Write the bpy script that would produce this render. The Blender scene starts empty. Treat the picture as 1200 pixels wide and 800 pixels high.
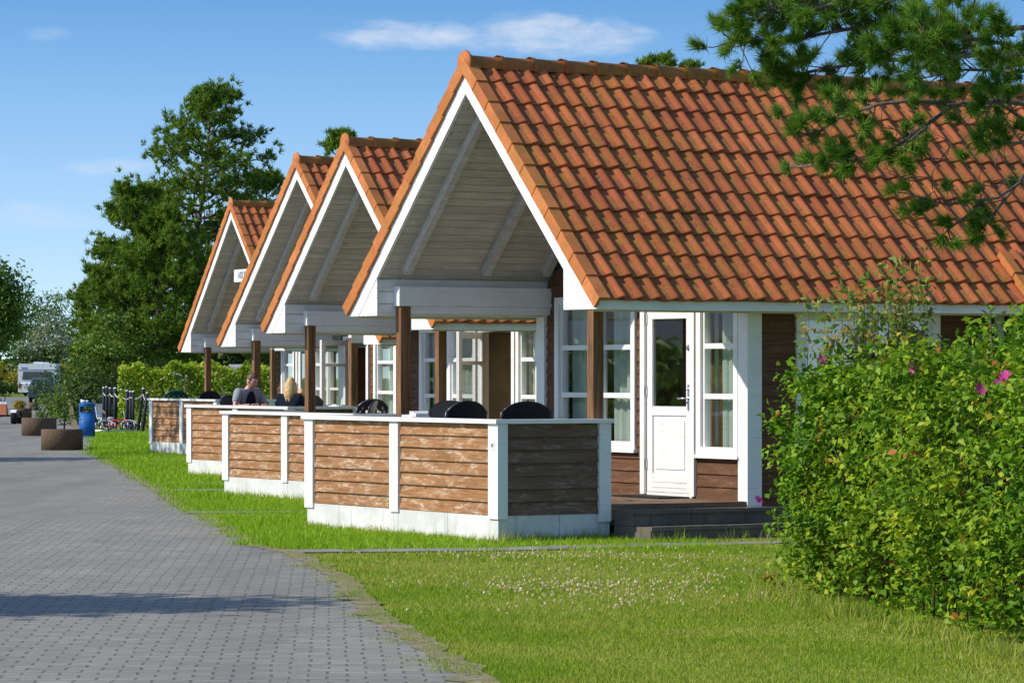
import bpy, bmesh, math, random
import numpy as np
from mathutils import Vector, Matrix, noise as mnoise

random.seed(7); RNG = np.random.default_rng(7)
SC = bpy.context.scene
COL = SC.collection
R = math.radians
PI = math.pi

# ------------------------------------------------------------------ camera
CAM_H = 1.7
FPX = 4000.0
cd = bpy.data.cameras.new('camera'); cam = bpy.data.objects.new('camera', cd); COL.objects.link(cam)
cd.sensor_width = 36.0; cd.lens = 36.0 * FPX / 1200.0
cd.clip_start = 0.5; cd.clip_end = 5000
cam.location = (0, 0, CAM_H); cam.rotation_euler = (R(90), 0, 0)
cd.shift_y = (438 - 400) / 1200.0
SC.camera = cam

# ------------------------------------------------------------------ world + sun
SUN_EL = 37.0
SUN_DIR = Vector((-math.cos(R(SUN_EL)) * math.cos(R(14)), -math.cos(R(SUN_EL)) * math.sin(R(14)), math.sin(R(SUN_EL))))   # towards the sun
w = bpy.data.worlds.new('World'); SC.world = w; w.use_nodes = True
nt = w.node_tree; nt.nodes.clear()
def wn(t, **k):
    n = nt.nodes.new(t)
    for a, b in k.items(): setattr(n, a, b)
    return n
def wl(a, b): nt.links.new(a, b)
def wmath(op, a, b=None, clamp=False):
    n = wn('ShaderNodeMath', operation=op, use_clamp=clamp)
    for i, v in enumerate((a, b)):
        if v is None: continue
        if isinstance(v, (int, float)): n.inputs[i].default_value = v
        else: wl(v, n.inputs[i])
    return n.outputs[0]
tc = wn('ShaderNodeTexCoord')
sep = wn('ShaderNodeSeparateXYZ'); wl(tc.outputs['Generated'], sep.inputs[0])
zz = wmath('MULTIPLY_ADD', sep.outputs[2], 3.0); zz.node.inputs[2].default_value = 0.10
comb = wn('ShaderNodeCombineXYZ'); wl(sep.outputs[0], comb.inputs[0]); wl(sep.outputs[1], comb.inputs[1]); wl(zz, comb.inputs[2])
nrm = wn('ShaderNodeVectorMath', operation='NORMALIZE'); wl(comb.outputs[0], nrm.inputs[0])
sky = wn('ShaderNodeTexSky', sky_type='NISHITA'); sky.sun_disc = False
sky.sun_elevation = R(SUN_EL); sky.sun_rotation = R(-104); sky.air_density = 1.0; sky.dust_density = 0.4; sky.ozone_density = 2.5
wl(nrm.outputs[0], sky.inputs[0])
# thin clouds: noise in the sky's own directions
azim = wmath('DIVIDE', sep.outputs[0], sep.outputs[1])
def cloud(ax, el, rx, rz, seed, amt):
    dx = wmath('DIVIDE', wmath('SUBTRACT', azim, ax), rx)
    dz = wmath('DIVIDE', wmath('SUBTRACT', sep.outputs[2], el), rz)
    r2 = wmath('ADD', wmath('MULTIPLY', dx, dx), wmath('MULTIPLY', dz, dz))
    m = wn('ShaderNodeMapping'); wl(tc.outputs['Generated'], m.inputs[0]); m.inputs['Scale'].default_value = (46, 46, 130); m.inputs['Location'].default_value = (seed, seed * .7, 0)
    nz = wn('ShaderNodeTexNoise'); nz.inputs['Scale'].default_value = 1; nz.inputs['Detail'].default_value = 8; nz.inputs['Roughness'].default_value = .6; nz.inputs['Distortion'].default_value = .25
    wl(m.outputs[0], nz.inputs[0])
    v = wmath('SUBTRACT', wmath('MULTIPLY_ADD', nz.outputs[0], 3.4), r2); v.node.inputs[0].links[0].from_node.inputs[2].default_value = -.95
    mr = wn('ShaderNodeMapRange'); mr.interpolation_type = 'SMOOTHSTEP'; wl(v, mr.inputs[0])
    mr.inputs[1].default_value = -.35; mr.inputs[2].default_value = 1.5; mr.inputs[3].default_value = 0; mr.inputs[4].default_value = amt
    return mr.outputs[0]
front = wmath('GREATER_THAN', sep.outputs[1], 0)
cl = None
for a in ((-.030, .0985, .030, .0046, 3.1, .75), (.010, .0985, .032, .0072, 8.3, .75), (-.118, .060, .014, .003, 5.2, .35), (-.146, .045, .030, .006, 1.7, .3), (-.135, .098, .008, .003, 9.9, .25), (-.4, .08, .12, .012, 2.2, .6), (.4, .1, .12, .015, 4.2, .6)):
    c = cloud(*a); cl = c if cl is None else wmath('MAXIMUM', cl, c)
cl = wmath('MULTIPLY', cl, front)
cmix = wn('ShaderNodeMix', data_type='RGBA'); wl(cl, cmix.inputs[0]); wl(sky.outputs[0], cmix.inputs[6]); cmix.inputs[7].default_value = (3.3, 3.5, 3.9, 1)
tintn = wn('ShaderNodeMix', data_type='RGBA', blend_type='MULTIPLY'); tintn.inputs[0].default_value = 1; wl(sky.outputs[0], tintn.inputs[6]); 
trmp = wn('ShaderNodeValToRGB'); wl(sep.outputs[2], trmp.inputs[0]); te_ = trmp.color_ramp.elements; te_.new(.5); te_.new(.6); te_.new(.7)
for e_, (p_, c_) in zip(te_, ((.03, (1.0, .94, .84)), (.055, (.94, .96, .90)), (.082, (.78, .92, .92)), (.11, (.54, .80, .88)), (.30, (1, 1, 1)))): e_.position = p_; e_.color = (*c_, 1)
wl(trmp.outputs[0], tintn.inputs[7])
wl(tintn.outputs[2], cmix.inputs[6])
bg = wn('ShaderNodeBackground'); bg.inputs['Strength'].default_value = 0.15
wl(cmix.outputs[2], bg.inputs['Color'])
out = wn('ShaderNodeOutputWorld'); wl(bg.outputs[0], out.inputs[0])

sd = bpy.data.lights.new('sun', 'SUN'); sun = bpy.data.objects.new('sun', sd); COL.objects.link(sun)
sd.energy = 3.05; sd.angle = R(0.53); sd.color = (1.0, 0.93, 0.82)
sun.rotation_euler = (-SUN_DIR).to_track_quat('-Z', 'Y').to_euler()
sun.location = (-30, 30, 40)

SC.view_settings.view_transform = 'Standard'; SC.view_settings.look = 'None'
SC.view_settings.exposure = 0.70; SC.view_settings.gamma = 1; SC.view_settings.use_curve_mapping = False
try:
    SC.cycles.max_bounces = 7; SC.cycles.transparent_max_bounces = 12; SC.cycles.diffuse_bounces = 3; SC.cycles.use_denoising = True
except Exception: pass

def P(px, py, Y):                       # a photo pixel at distance Y -> world point
    return Vector(((px - 600) / FPX * Y, Y, CAM_H - (py - 438) / FPX * Y))
def zg(y):                              # the ground falls a little beyond the first terrace
    t = min(1, max(0, (y - 38.5) / 8)); return -.09 * t * t * (3 - 2 * t)
ZYS = [38.5 + i for i in range(9)]
def G(px, py):                          # a photo pixel on the ground
    Y = CAM_H * FPX / (py - 438)
    for _ in range(6): Y = (CAM_H - zg(Y)) * FPX / (py - 438)
    return ((px - 600) / FPX * Y, Y)

# ------------------------------------------------------------------ materials
class NB:
    def __init__(s, name):
        s.m = bpy.data.materials.new(name); s.m.use_nodes = True; s.t = s.m.node_tree; s.t.nodes.clear()
        s.out = s.n('ShaderNodeOutputMaterial')
        s.co = s.n('ShaderNodeTexCoord')
    def n(s, t, **k):
        n = s.t.nodes.new(t)
        for a, b in k.items(): setattr(n, a, b)
        return n
    def put(s, sock, v):
        if v is None: return
        if isinstance(v, bpy.types.NodeSocket): s.t.links.new(v, sock)
        elif isinstance(v, tuple) and len(v) == 3 and sock.type == 'RGBA': sock.default_value = (*v, 1)
        else: sock.default_value = v
    def math(s, op, a, b=None, c=None, clamp=False):
        n = s.n('ShaderNodeMath', operation=op, use_clamp=clamp)
        for i, v in enumerate((a, b, c)): s.put(n.inputs[i], v)
        return n.outputs[0]
    def mix(s, f, a, b, mode='MIX'):
        n = s.n('ShaderNodeMix', data_type='RGBA', blend_type=mode)
        s.put(n.inputs[0], f); s.put(n.inputs[6], a); s.put(n.inputs[7], b); return n.outputs[2]
    def vec(s, scale=(1, 1, 1), rot=(0, 0, 0), loc=(0, 0, 0), src='Object'):
        m = s.n('ShaderNodeMapping'); s.t.links.new(s.co.outputs[src], m.inputs[0])
        m.inputs['Scale'].default_value = scale; m.inputs['Rotation'].default_value = rot; m.inputs['Location'].default_value = loc
        return m.outputs[0]
    def noise(s, scale=1, detail=3, rough=.5, v=None, dist=0):
        n = s.n('ShaderNodeTexNoise'); s.put(n.inputs['Vector'], v if v is not None else s.co.outputs['Object'])
        n.inputs['Scale'].default_value = scale; n.inputs['Detail'].default_value = detail; n.inputs['Roughness'].default_value = rough; n.inputs['Distortion'].default_value = dist
        return n.outputs[0]
    def rng(s, v, a, b, c=0, d=1, smooth=True):
        n = s.n('ShaderNodeMapRange'); n.interpolation_type = 'SMOOTHSTEP' if smooth else 'LINEAR'
        s.put(n.inputs[0], v)
        for i, x in enumerate((a, b, c, d)): n.inputs[i + 1].default_value = x
        return n.outputs[0]
    def ramp(s, f, stops):
        n = s.n('ShaderNodeValToRGB'); s.put(n.inputs[0], f)
        e = n.color_ramp.elements
        while len(e) < len(stops): e.new(.5)
        for x, (p, c) in zip(e, stops): x.position = p; x.color = (*c, 1)
        return n.outputs[0]
    def rnd(s):
        a = s.n('ShaderNodeAttribute'); a.attribute_name = 'rnd'; return a.outputs['Fac']
    def bump(s, h, strength=.3, dist=.01):
        b = s.n('ShaderNodeBump'); b.inputs['Strength'].default_value = strength; b.inputs['Distance'].default_value = dist
        s.put(b.inputs['Height'], h); return b.outputs[0]
    def bsdf(s, col, rough=.6, spec=.4, metal=0, normal=None, sheen=0):
        p = s.n('ShaderNodeBsdfPrincipled'); s.put(p.inputs['Base Color'], col); s.put(p.inputs['Roughness'], rough)
        p.inputs['Specular IOR Level'].default_value = spec; p.inputs['Metallic'].default_value = metal
        if normal is not None: s.put(p.inputs['Normal'], normal)
        return p.outputs[0]
    def done(s, sh):
        s.t.links.new(sh, s.out.inputs[0]); return s.m

M = {}
def plain(name, col, rough=.6, spec=.4, metal=0, var=.12, scale=6):
    b = NB(name); n = b.noise(scale, 4)
    c = b.mix(b.rng(n, .3, .7), tuple(x * (1 - var) for x in col), tuple(min(1, x * (1 + var)) for x in col))
    M[name] = b.done(b.bsdf(c, rough, spec, metal)); return M[name]

def m_white():
    b = NB('white_paint')
    n1 = b.noise(1.0, 5, .6, b.vec((3, 3, 3))); n2 = b.noise(1.0, 4, .6, b.vec((2, 2, 60)))
    c = b.mix(b.rng(n1, .45, .75, 0, .6), (.80, .80, .78), (.68, .68, .65))
    c = b.mix(b.rng(n2, .56, .70, 0, .5), c, (.50, .48, .42))
    c = b.mix(b.math('MULTIPLY', b.rnd(), .10), c, (.6, .6, .58))
    M['white'] = b.done(b.bsdf(c, .45, .4, normal=b.bump(n2, .15, .004)))
m_white()
def m_boards(name, dark, light, worn, worn_amt, knots=True, zscale=45, rough=.75):
    b = NB(name)
    r = b.rnd()
    off = b.n('ShaderNodeCombineXYZ'); b.put(off.inputs[2], b.math('MULTIPLY', r, 37.0))
    add = b.n('ShaderNodeVectorMath', operation='ADD'); b.put(add.inputs[0], b.co.outputs['Object']); b.put(add.inputs[1], off.outputs[0])
    def mp(sc):
        m = b.n('ShaderNodeMapping'); b.put(m.inputs[0], add.outputs[0]); m.inputs['Scale'].default_value = sc; return m.outputs[0]
    grain = b.noise(1, 6, .6, mp((2.2, 2.2, zscale)), .6)
    fine = b.noise(1, 3, .6, mp((14, 14, zscale * 3)))
    c = b.mix(b.rng(grain, .3, .7), dark, light)
    c = b.mix(b.math('MULTIPLY', r, .45), c, tuple(x * .55 for x in light))
    pat = b.noise(1, 6, .65, mp((3, 3, 12)), .6)
    wv = b.noise(1, 4, .7, mp((9, 9, 46)), .5)
    pf = b.math('MULTIPLY', b.rng(pat, .46, .64), b.rng(wv, .42, .62, .1, 1))
    c = b.mix(b.math('MULTIPLY', pf, worn_amt), c, worn)
    if knots:
        vo = b.n('ShaderNodeTexVoronoi'); b.put(vo.inputs['Vector'], mp((3.1, 3.1, 7))); vo.inputs['Scale'].default_value = 1
        c = b.mix(b.rng(vo.outputs['Distance'], .02, .11, .8, 0), c, tuple(x * .35 for x in dark))
    h = b.math('ADD', grain, b.math('MULTIPLY', fine, .4))
    M[name] = b.done(b.bsdf(c, rough, .25, normal=b.bump(h, .5, .006)))
m_boards('fence_boards', (.205, .095, .036), (.39, .195, .078), (.64, .50, .37), .75)
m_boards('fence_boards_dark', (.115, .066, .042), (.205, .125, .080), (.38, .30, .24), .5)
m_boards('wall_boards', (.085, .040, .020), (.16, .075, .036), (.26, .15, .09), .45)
m_boards('soffit', (.50, .45, .37), (.66, .60, .51), (.72, .68, .60), .5, zscale=26)
m_boards('deck_wood', (.13, .075, .045), (.24, .15, .095), (.33, .25, .19), .6, knots=False)
m_boards('interior_wood', (.34, .19, .10), (.50, .29, .16), (.4, .24, .13), .3, knots=False, zscale=3)
def m_post():
    b = NB('post_wood'); g = b.noise(1, 5, .6, b.vec((30, 30, 1.6))); r = b.rnd()
    c = b.mix(b.rng(g, .3, .7), (.10, .048, .022), (.26, .135, .06))
    M['post_wood'] = b.done(b.bsdf(c, .7, .3, normal=b.bump(g, .4, .005)))
m_post()
def m_grey_trim():
    b = NB('rafter_wood'); g = b.noise(1, 5, .6, b.vec((3, 20, 20)))
    M['rafter_wood'] = b.done(b.bsdf(b.mix(b.rng(g, .3, .7), (.46, .43, .40), (.60, .57, .53)), .65, .3))
m_grey_trim()
def m_tile(name, lo, hi, moss_amt, dirt):
    b = NB(name); r0 = b.rnd(); r = b.math('FRACT', b.math('MULTIPLY', r0, 2.0)); tr_ = b.math('GREATER_THAN', r0, .5)
    tk = b.math('MULTIPLY_ADD', tr_, .55, .45) if name == 'roof_tile' else b.math('MULTIPLY', tr_, 0.0) if False else 1.0
    c = b.mix(r, lo, hi)
    if name == 'roof_tile': c = b.mix(b.rng(b.noise(.55, 4, .6, b.vec((1, 1, 1), loc=(2, 5, 8))), .42, .66, 0, .45), c, (.27, .062, .028))
    if name == 'roof_tile': c = b.mix(b.math('MULTIPLY', tr_, b.rng(b.noise(5, 4, .6), .3, .6, .25, .7)), c, (.26, .078, .034))
    n1 = b.noise(2.2, 5, .65); n2 = b.noise(9, 4, .7); n3 = b.noise(34, 4, .7)
    c = b.mix(b.math('MULTIPLY', b.rng(b.math('ADD', n1, b.math('MULTIPLY', n2, .7)), .70, 1.0, 0, dirt), tk), c, (.11, .048, .028))
    ob = b.noise(.9, 4, .6, b.vec((1, 1, 1), loc=(7, 3, 1)))
    mm = b.math('MULTIPLY', b.rng(b.math('ADD', b.math('MULTIPLY', n3, .55), b.math('MULTIPLY', n2, .6)), .50, .64), b.rng(ob, .36, .58, .30, 1))
    c = b.mix(b.math('MULTIPLY', b.math('MULTIPLY', mm, moss_amt), tk), c, (.36, .205, .018))
    li = b.noise(26, 3, .6, b.vec((1, 1, 1), loc=(3, 9, 4)))
    c = b.mix(b.rng(li, .66, .72, 0, .55), c, (.36, .33, .27))
    sp = b.noise(19, 3, .6, b.vec((1, 1, 1), loc=(13, 2, 4)))
    c = b.mix(b.rng(sp, .60, .68, 0, .7 * dirt), c, (.05, .035, .03))
    M[name] = b.done(b.bsdf(c, .78, .25, normal=b.bump(b.math('ADD', n3, n2), .35, .005)))
m_tile('roof_tile', (.36, .082, .029), (.57, .150, .052), .55, .60)
m_tile('verge_tile', (.48, .145, .046), (.60, .205, .068), .45, .3)
m_tile('ridge_tile', (.36, .095, .036), (.48, .15, .05), .9, .5)
def m_concrete(name, lo, hi, stain):
    b = NB(name); n1 = b.noise(1.0, 6, .65, b.vec((2, 2, 3))); n2 = b.noise(25, 4, .6)
    st = b.noise(1, 4, .6, b.vec((7, 7, .8)))
    c = b.mix(b.rng(n1, .35, .7), lo, hi)
    c = b.mix(b.rng(st, .52, .75, 0, stain), c, tuple(x * .5 for x in lo))
    c = b.mix(b.rng(n2, .62, .75, 0, .25), c, tuple(x * .6 for x in lo))
    M[name] = b.done(b.bsdf(c, .85, .2, normal=b.bump(n2, .25, .004)))
m_concrete('painted_plinth', (.56, .56, .54), (.70, .70, .68), .55)
m_concrete('concrete', (.20, .19, .17), (.31, .30, .27), .4)
m_concrete('step_stone', (.105, .090, .072), (.175, .15, .12), .5)
def m_aggregate():
    b = NB('exposed_aggregate'); vo = b.n('ShaderNodeTexVoronoi'); vo.inputs['Scale'].default_value = 55; b.put(vo.inputs['Vector'], b.co.outputs['Object'])
    c = b.mix(b.rng(vo.outputs['Distance'], .1, .7), (.24, .165, .11), (.085, .058, .038))
    c = b.mix(.0, c, vo.outputs['Color'], 'SOFT_LIGHT')
    c = b.mix(b.rng(b.noise(3, 4), .45, .7, 0, .5), c, (.09, .07, .05))
    M['aggregate'] = b.done(b.bsdf(c, .9, .2, normal=b.bump(vo.outputs['Distance'], .6, .01)))
m_aggregate()
def m_glass(name, tint, refl):
    b = NB(name)
    tr = b.n('ShaderNodeBsdfTransparent'); tr.inputs[0].default_value = (*tint, 1)
    gl = b.n('ShaderNodeBsdfGlossy'); gl.inputs['Roughness'].default_value = .015; gl.inputs[0].default_value = (.92, .95, .95, 1)
    b.put(gl.inputs['Normal'], b.bump(b.noise(1.3, 2), .012, .05))
    fr = b.n('ShaderNodeFresnel'); geo = b.n('ShaderNodeNewGeometry'); b.put(fr.inputs[0], b.math('MULTIPLY_ADD', geo.outputs['Backfacing'], -.8333, 1.5))
    f = b.math('ADD', b.math('MULTIPLY', fr.outputs[0], 3.0), refl, clamp=True)
    mx = b.n('ShaderNodeMixShader'); b.put(mx.inputs[0], f); b.t.links.new(tr.outputs[0], mx.inputs[1]); b.t.links.new(gl.outputs[0], mx.inputs[2])
    M[name] = b.done(mx.outputs[0])
m_glass('glass', (.90, .95, .92), .06)
m_glass('dark_glass', (.25, .27, .26), .06)
def m_curtain():
    b = NB('curtain'); d = b.n('ShaderNodeBsdfDiffuse'); d.inputs[0].default_value = (.74, .83, .77, 1)
    t = b.n('ShaderNodeBsdfTranslucent'); t.inputs[0].default_value = (.5, .6, .55, 1)
    mx = b.n('ShaderNodeMixShader'); mx.inputs[0].default_value = .35; b.t.links.new(d.outputs[0], mx.inputs[1]); b.t.links.new(t.outputs[0], mx.inputs[2])
    M['curtain'] = b.done(mx.outputs[0])
m_curtain()
def m_leaf(name, stops, trans=.3, rough=.5, spec=.3, patch=0, patch_cols=None):
    b = NB(name); r = b.rnd(); c = b.ramp(r, stops)
    if patch:
        n = b.noise(patch, 3, .6); c = b.mix(b.rng(n, .4, .62, 0, .75), c, b.ramp(r, patch_cols))
    p = b.bsdf(c, rough, spec)
    t = b.n('ShaderNodeBsdfTranslucent'); b.put(t.inputs[0], b.mix(.5, c, (.30, .38, .04), 'MULTIPLY') if False else c)
    mx = b.n('ShaderNodeMixShader'); mx.inputs[0].default_value = trans; b.t.links.new(p, mx.inputs[1]); b.t.links.new(t.outputs[0], mx.inputs[2])
    M[name] = b.done(mx.outputs[0])
m_leaf('rose_leaf', [(0, (.040, .115, .010)), (.35, (.105, .245, .013)), (.7, (.22, .38, .016)), (.9, (.41, .51, .024)), (.955, (.52, .42, .03)), (.985, (.48, .17, .03)), (1, (.40, .10, .03))], .34, .5, .16,
       .8, [(0, (.065, .15, .012)), (.5, (.165, .29, .018)), (.85, (.39, .47, .03)), (.95, (.46, .32, .05)), (1, (.40, .15, .03))])
m_leaf('lime_leaf', [(0, (0.154, 0.264, 0.013)), (.5, (0.308, 0.440, 0.018)), (.9, (0.495, 0.594, 0.044)), (1, (0.550, 0.528, 0.066))], .4)
m_leaf('pine_needle', [(0, (.05, .13, .016)), (.5, (.11, .24, .022)), (.85, (.21, .34, .03)), (.96, (.32, .34, .05)), (1, (.34, .22, .07))], .32, .5, .2)
m_leaf('far_pine', [(0, (.06, .13, .016)), (.5, (.125, .225, .022)), (.88, (.22, .31, .03)), (1, (.30, .30, .06))], .35, .6, .15)
m_leaf('broad_leaf', [(0, (0.063, 0.137, 0.021)), (.5, (0.121, 0.226, 0.029)), (.9, (0.221, 0.315, 0.042)), (1, (0.294, 0.336, 0.063))], .35)
m_leaf('grey_leaf', [(0, (.12, .16, .08)), (.5, (.23, .28, .15)), (1, (.40, .43, .28))], .3)
m_leaf('dark_leaf', [(0, (.035, .075, .018)), (.6, (.07, .125, .024)), (1, (.15, .21, .04))], .25)
m_leaf('gold_leaf', [(0, (.2, .19, .012)), (.5, (.38, .33, .02)), (1, (.52, .42, .04))], .3)
m_leaf('shoot_leaf', [(0, (.10, .20, .02)), (.5, (.20, .32, .035)), (.75, (.34, .32, .06)), (1, (.46, .20, .08))], .4)
m_leaf('lily_leaf', [(0, (.10, .22, .03)), (.6, (.18, .34, .04)), (1, (.28, .42, .08))], .3, .35, .5)
m_leaf('grass_blade', [(0, (.15, .27, .016)), (.4, (.24, .37, .022)), (.7, (.34, .46, .035)), (.90, (.56, .52, .13)), (1, (.66, .54, .24))], .4, .55, .15,
       .75, [(0, (.22, .32, .026)), (.45, (.37, .42, .05)), (.78, (.54, .50, .12)), (1, (.68, .55, .24))])
m_leaf('lush_blade', [(0, (0.172, 0.333, 0.011)), (.5, (0.265, 0.460, 0.016)), (.9, (0.391, 0.552, 0.032)), (1, (0.529, 0.552, 0.092))], .4, .55, .2)
m_leaf('petal', [(0, (.52, .03, .22)), (1, (.70, .10, .38))], .3)
m_leaf('clover', [(0, (.70, .60, .34)), (.75, (.84, .75, .50)), (1, (.62, .40, .26))], .2)
plain('yellow_petal', (.75, .55, .02), .5)
plain('bark', (.085, .062, .045), .9, .1, var=.4, scale=9)
plain('pine_bark', (.15, .12, .095), .9, .1, var=.4, scale=9)
plain('twig', (.11, .075, .05), .85, .1, var=.3)
plain('black_plastic', (.022, .025, .030), .36, .5)
plain('green_plastic', (.010, .075, .055), .4, .45)
plain('blue_bin', (.008, .11, .36), .55, .3, var=.15)
plain('post_black', (.013, .017, .028), .6, .3)
plain('cap_white', (.62, .62, .62), .6)
plain('rope', (.50, .49, .45), .9)
plain('steel', (.55, .56, .58), .3, .5, 1.0)
plain('brass', (.45, .33, .16), .35, .5, 1.0)
plain('skin', (.55, .29, .21), .5, .4, var=.08)
plain('hair_brown', (.11, .06, .03), .6)
plain('hair_blond', (.55, .37, .16), .5, var=.3, scale=30)
plain('shirt_grey', (.25, .27, .32), .85, .1)
plain('shirt_navy', (.012, .016, .030), .85, .1)
plain('trousers', (.03, .035, .05), .85, .1)
plain('pink_cloth', (.55, .38, .42), .85, .1)
plain('table_grey', (.30, .31, .32), .55)
plain('white_plastic', (.72, .73, .74), .4)
plain('red_plastic', (.60, .02, .03), .4)
plain('red_pink', (.70, .035, .10), .5)
plain('label_blue', (.06, .12, .33), .5)
plain('caravan_white', (.66, .70, .76), .35, .5)
plain('car_paint', (.045, .065, .11), .25, .6)
plain('car_glass', (.015, .02, .03), .08, .8)
plain('rubber', (.014, .014, .015), .8, .2)
plain('orange_paint', (.50, .17, .07), .5)
plain('dark_interior', (.05, .035, .025), .9)
plain('lamp_red', (.5, .03, .02), .3)
plain('soil', (.05, .035, .022), .95, .1)
plain('awning', (.80, .62, .54), .8)
plain('floor_wood', (.22, .12, .06), .6)
plain('sign_face', (.66, .70, .74), .6)
plain('sign_grey', (.16, .18, .20), .6)
plain('wood_pale', (.40, .30, .20), .75)

# ------------------------------------------------------------------ mesh builders
class MB:
    def __init__(s): s.v = []; s.f = []; s.r = []; s.sm = []
    def add(s, verts, faces, rnd=None, smooth=False):
        o = len(s.v); rnd = random.random() if rnd is None else rnd
        s.v += [tuple(p) for p in verts]
        for f in faces: s.f.append(tuple(i + o for i in f)); s.r.append(rnd); s.sm.append(smooth)
        return s
    BF = [(0, 3, 2, 1), (4, 5, 6, 7), (0, 1, 5, 4), (1, 2, 6, 5), (2, 3, 7, 6), (3, 0, 4, 7)]
    def box(s, a, b, rnd=None):
        (x0, y0, z0), (x1, y1, z1) = a, b
        return s.add([(x0, y0, z0), (x1, y0, z0), (x1, y1, z0), (x0, y1, z0), (x0, y0, z1), (x1, y0, z1), (x1, y1, z1), (x0, y1, z1)], s.BF, rnd)
    def hexa(s, pts, rnd=None): return s.add(pts, s.BF, rnd)
    def prism(s, poly, ext, rnd=None):
        n = len(poly); e = Vector(ext); a = [Vector(p) for p in poly]
        fs = [tuple(range(n))[::-1], tuple(range(n, 2 * n))] + [(i, (i + 1) % n, n + (i + 1) % n, n + i) for i in range(n)]
        return s.add(a + [p + e for p in a], fs, rnd)
    def tube(s, pts, radii, n=8, rnd=None, caps=True):
        pts = [Vector(p) for p in pts]
        if isinstance(radii, (int, float)): radii = [radii] * len(pts)
        vs = []; fs = []; ref = Vector((0.31, .17, .93))
        for i, p in enumerate(pts):
            d = (pts[min(i + 1, len(pts) - 1)] - pts[max(i - 1, 0)]).normalized()
            if abs(d.dot(ref)) > .95: ref = Vector((.9, .3, .1))
            a = d.cross(ref).normalized(); b = d.cross(a)
            for k in range(n):
                t = 2 * PI * k / n; vs.append(p + (a * math.cos(t) + b * math.sin(t)) * radii[i])
        for i in range(len(pts) - 1):
            for k in range(n): fs.append((i * n + k, i * n + (k + 1) % n, (i + 1) * n + (k + 1) % n, (i + 1) * n + k))
        if caps: fs.append(tuple(range(n))[::-1]); fs.append(tuple(range((len(pts) - 1) * n, len(pts) * n)))
        return s.add(vs, fs, rnd, True)
    def lathe(s, prof, c=(0, 0, 0), n=24, rnd=None, sx=1, sy=1, smooth=True):
        vs = []; fs = []; c = Vector(c)
        for r, z in prof:
            for k in range(n):
                t = 2 * PI * k / n; vs.append(c + Vector((r * sx * math.cos(t), r * sy * math.sin(t), z)))
        for i in range(len(prof) - 1):
            for k in range(n): fs.append((i * n + k, i * n + (k + 1) % n, (i + 1) * n + (k + 1) % n, (i + 1) * n + k))
        fs.append(tuple(range(n))[::-1]); fs.append(tuple(range((len(prof) - 1) * n, len(prof) * n)))
        return s.add(vs, fs, rnd, smooth)
    def ball(s, c, r, n=14, m=9, rnd=None, f=None):
        vs = []; fs = []; c = Vector(c); r = (r, r, r) if isinstance(r, (int, float)) else r
        for i in range(m + 1):
            ph = PI * i / m
            for k in range(n):
                t = 2 * PI * k / n; d = Vector((math.sin(ph) * math.cos(t), math.sin(ph) * math.sin(t), math.cos(ph)))
                q = Vector((d.x * r[0], d.y * r[1], d.z * r[2]))
                if f: q = f(d, q)
                vs.append(c + q)
        for i in range(m):
            for k in range(n): fs.append((i * n + k, (i + 1) * n + k, (i + 1) * n + (k + 1) % n, i * n + (k + 1) % n))
        return s.add(vs, fs, rnd, True)
    def xform(s, Mx): s.v = [tuple(Mx @ Vector(p)) for p in s.v]; return s
    def build(s, name, mat, parent=None):
        me = bpy.data.meshes.new(name); me.from_pydata(s.v, [], s.f)
        me.polygons.foreach_set('use_smooth', s.sm)
        a = me.attributes.new('rnd', 'FLOAT', 'FACE'); a.data.foreach_set('value', s.r)
        me.materials.append(mat if not isinstance(mat, str) else M[mat])
        o = bpy.data.objects.new(name, me); COL.objects.link(o)
        if parent is not None: o.parent = parent
        return o

def tag(o, label=None, cat=None, group=None, kind=None):
    if label: o['label'] = label
    if cat: o['category'] = cat
    if group: o['group'] = group
    if kind: o['kind'] = kind
    return o
def empty(name, loc=(0, 0, 0), rz=0, label=None, cat=None, group=None):
    o = bpy.data.objects.new(name, None); COL.objects.link(o); o.location = loc; o.rotation_euler = (0, 0, rz); o.empty_display_size = .1
    return tag(o, label, cat, group)
def text_mesh(body, size, ext, parent, mat='sign_grey', name='number'):
    txt = bpy.data.curves.new(name, 'FONT'); txt.body = body; txt.size = size; txt.extrude = ext; txt.align_x = 'CENTER'; txt.align_y = 'CENTER'
    to = bpy.data.objects.new('lettering', txt); COL.objects.link(to)
    dg = bpy.context.evaluated_depsgraph_get(); me = bpy.data.meshes.new_from_object(to.evaluated_get(dg))
    bpy.data.objects.remove(to); bpy.data.curves.remove(txt)
    me.materials.clear(); me.materials.append(M[mat]); o = bpy.data.objects.new(name, me); COL.objects.link(o); o.parent = parent
    return o
def copy_tree(o, parent=None):
    c = o.copy(); COL.objects.link(c); c.parent = parent
    for ch in [x for x in bpy.data.objects if x.parent == o]: copy_tree(ch, c)
    return c
def np_mesh(name, V, k, rnd, mat, parent=None, smooth=False):
    """V: (n,k,3) polygons of k corners."""
    n = len(V); me = bpy.data.meshes.new(name)
    me.vertices.add(n * k); me.vertices.foreach_set('co', np.ascontiguousarray(V, dtype=np.float32).ravel())
    me.loops.add(n * k); me.loops.foreach_set('vertex_index', np.arange(n * k, dtype=np.int32))
    me.polygons.add(n); me.polygons.foreach_set('loop_start', np.arange(0, n * k, k, dtype=np.int32))
    try: me.polygons.foreach_set('loop_total', np.full(n, k, dtype=np.int32))
    except Exception: pass
    a = me.attributes.new('rnd', 'FLOAT', 'FACE'); a.data.foreach_set('value', np.asarray(rnd, dtype=np.float32))
    me.update(calc_edges=True); me.validate()
    me.materials.append(M[mat]); o = bpy.data.objects.new(name, me); COL.objects.link(o)
    if parent is not None: o.parent = parent
    return o
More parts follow.
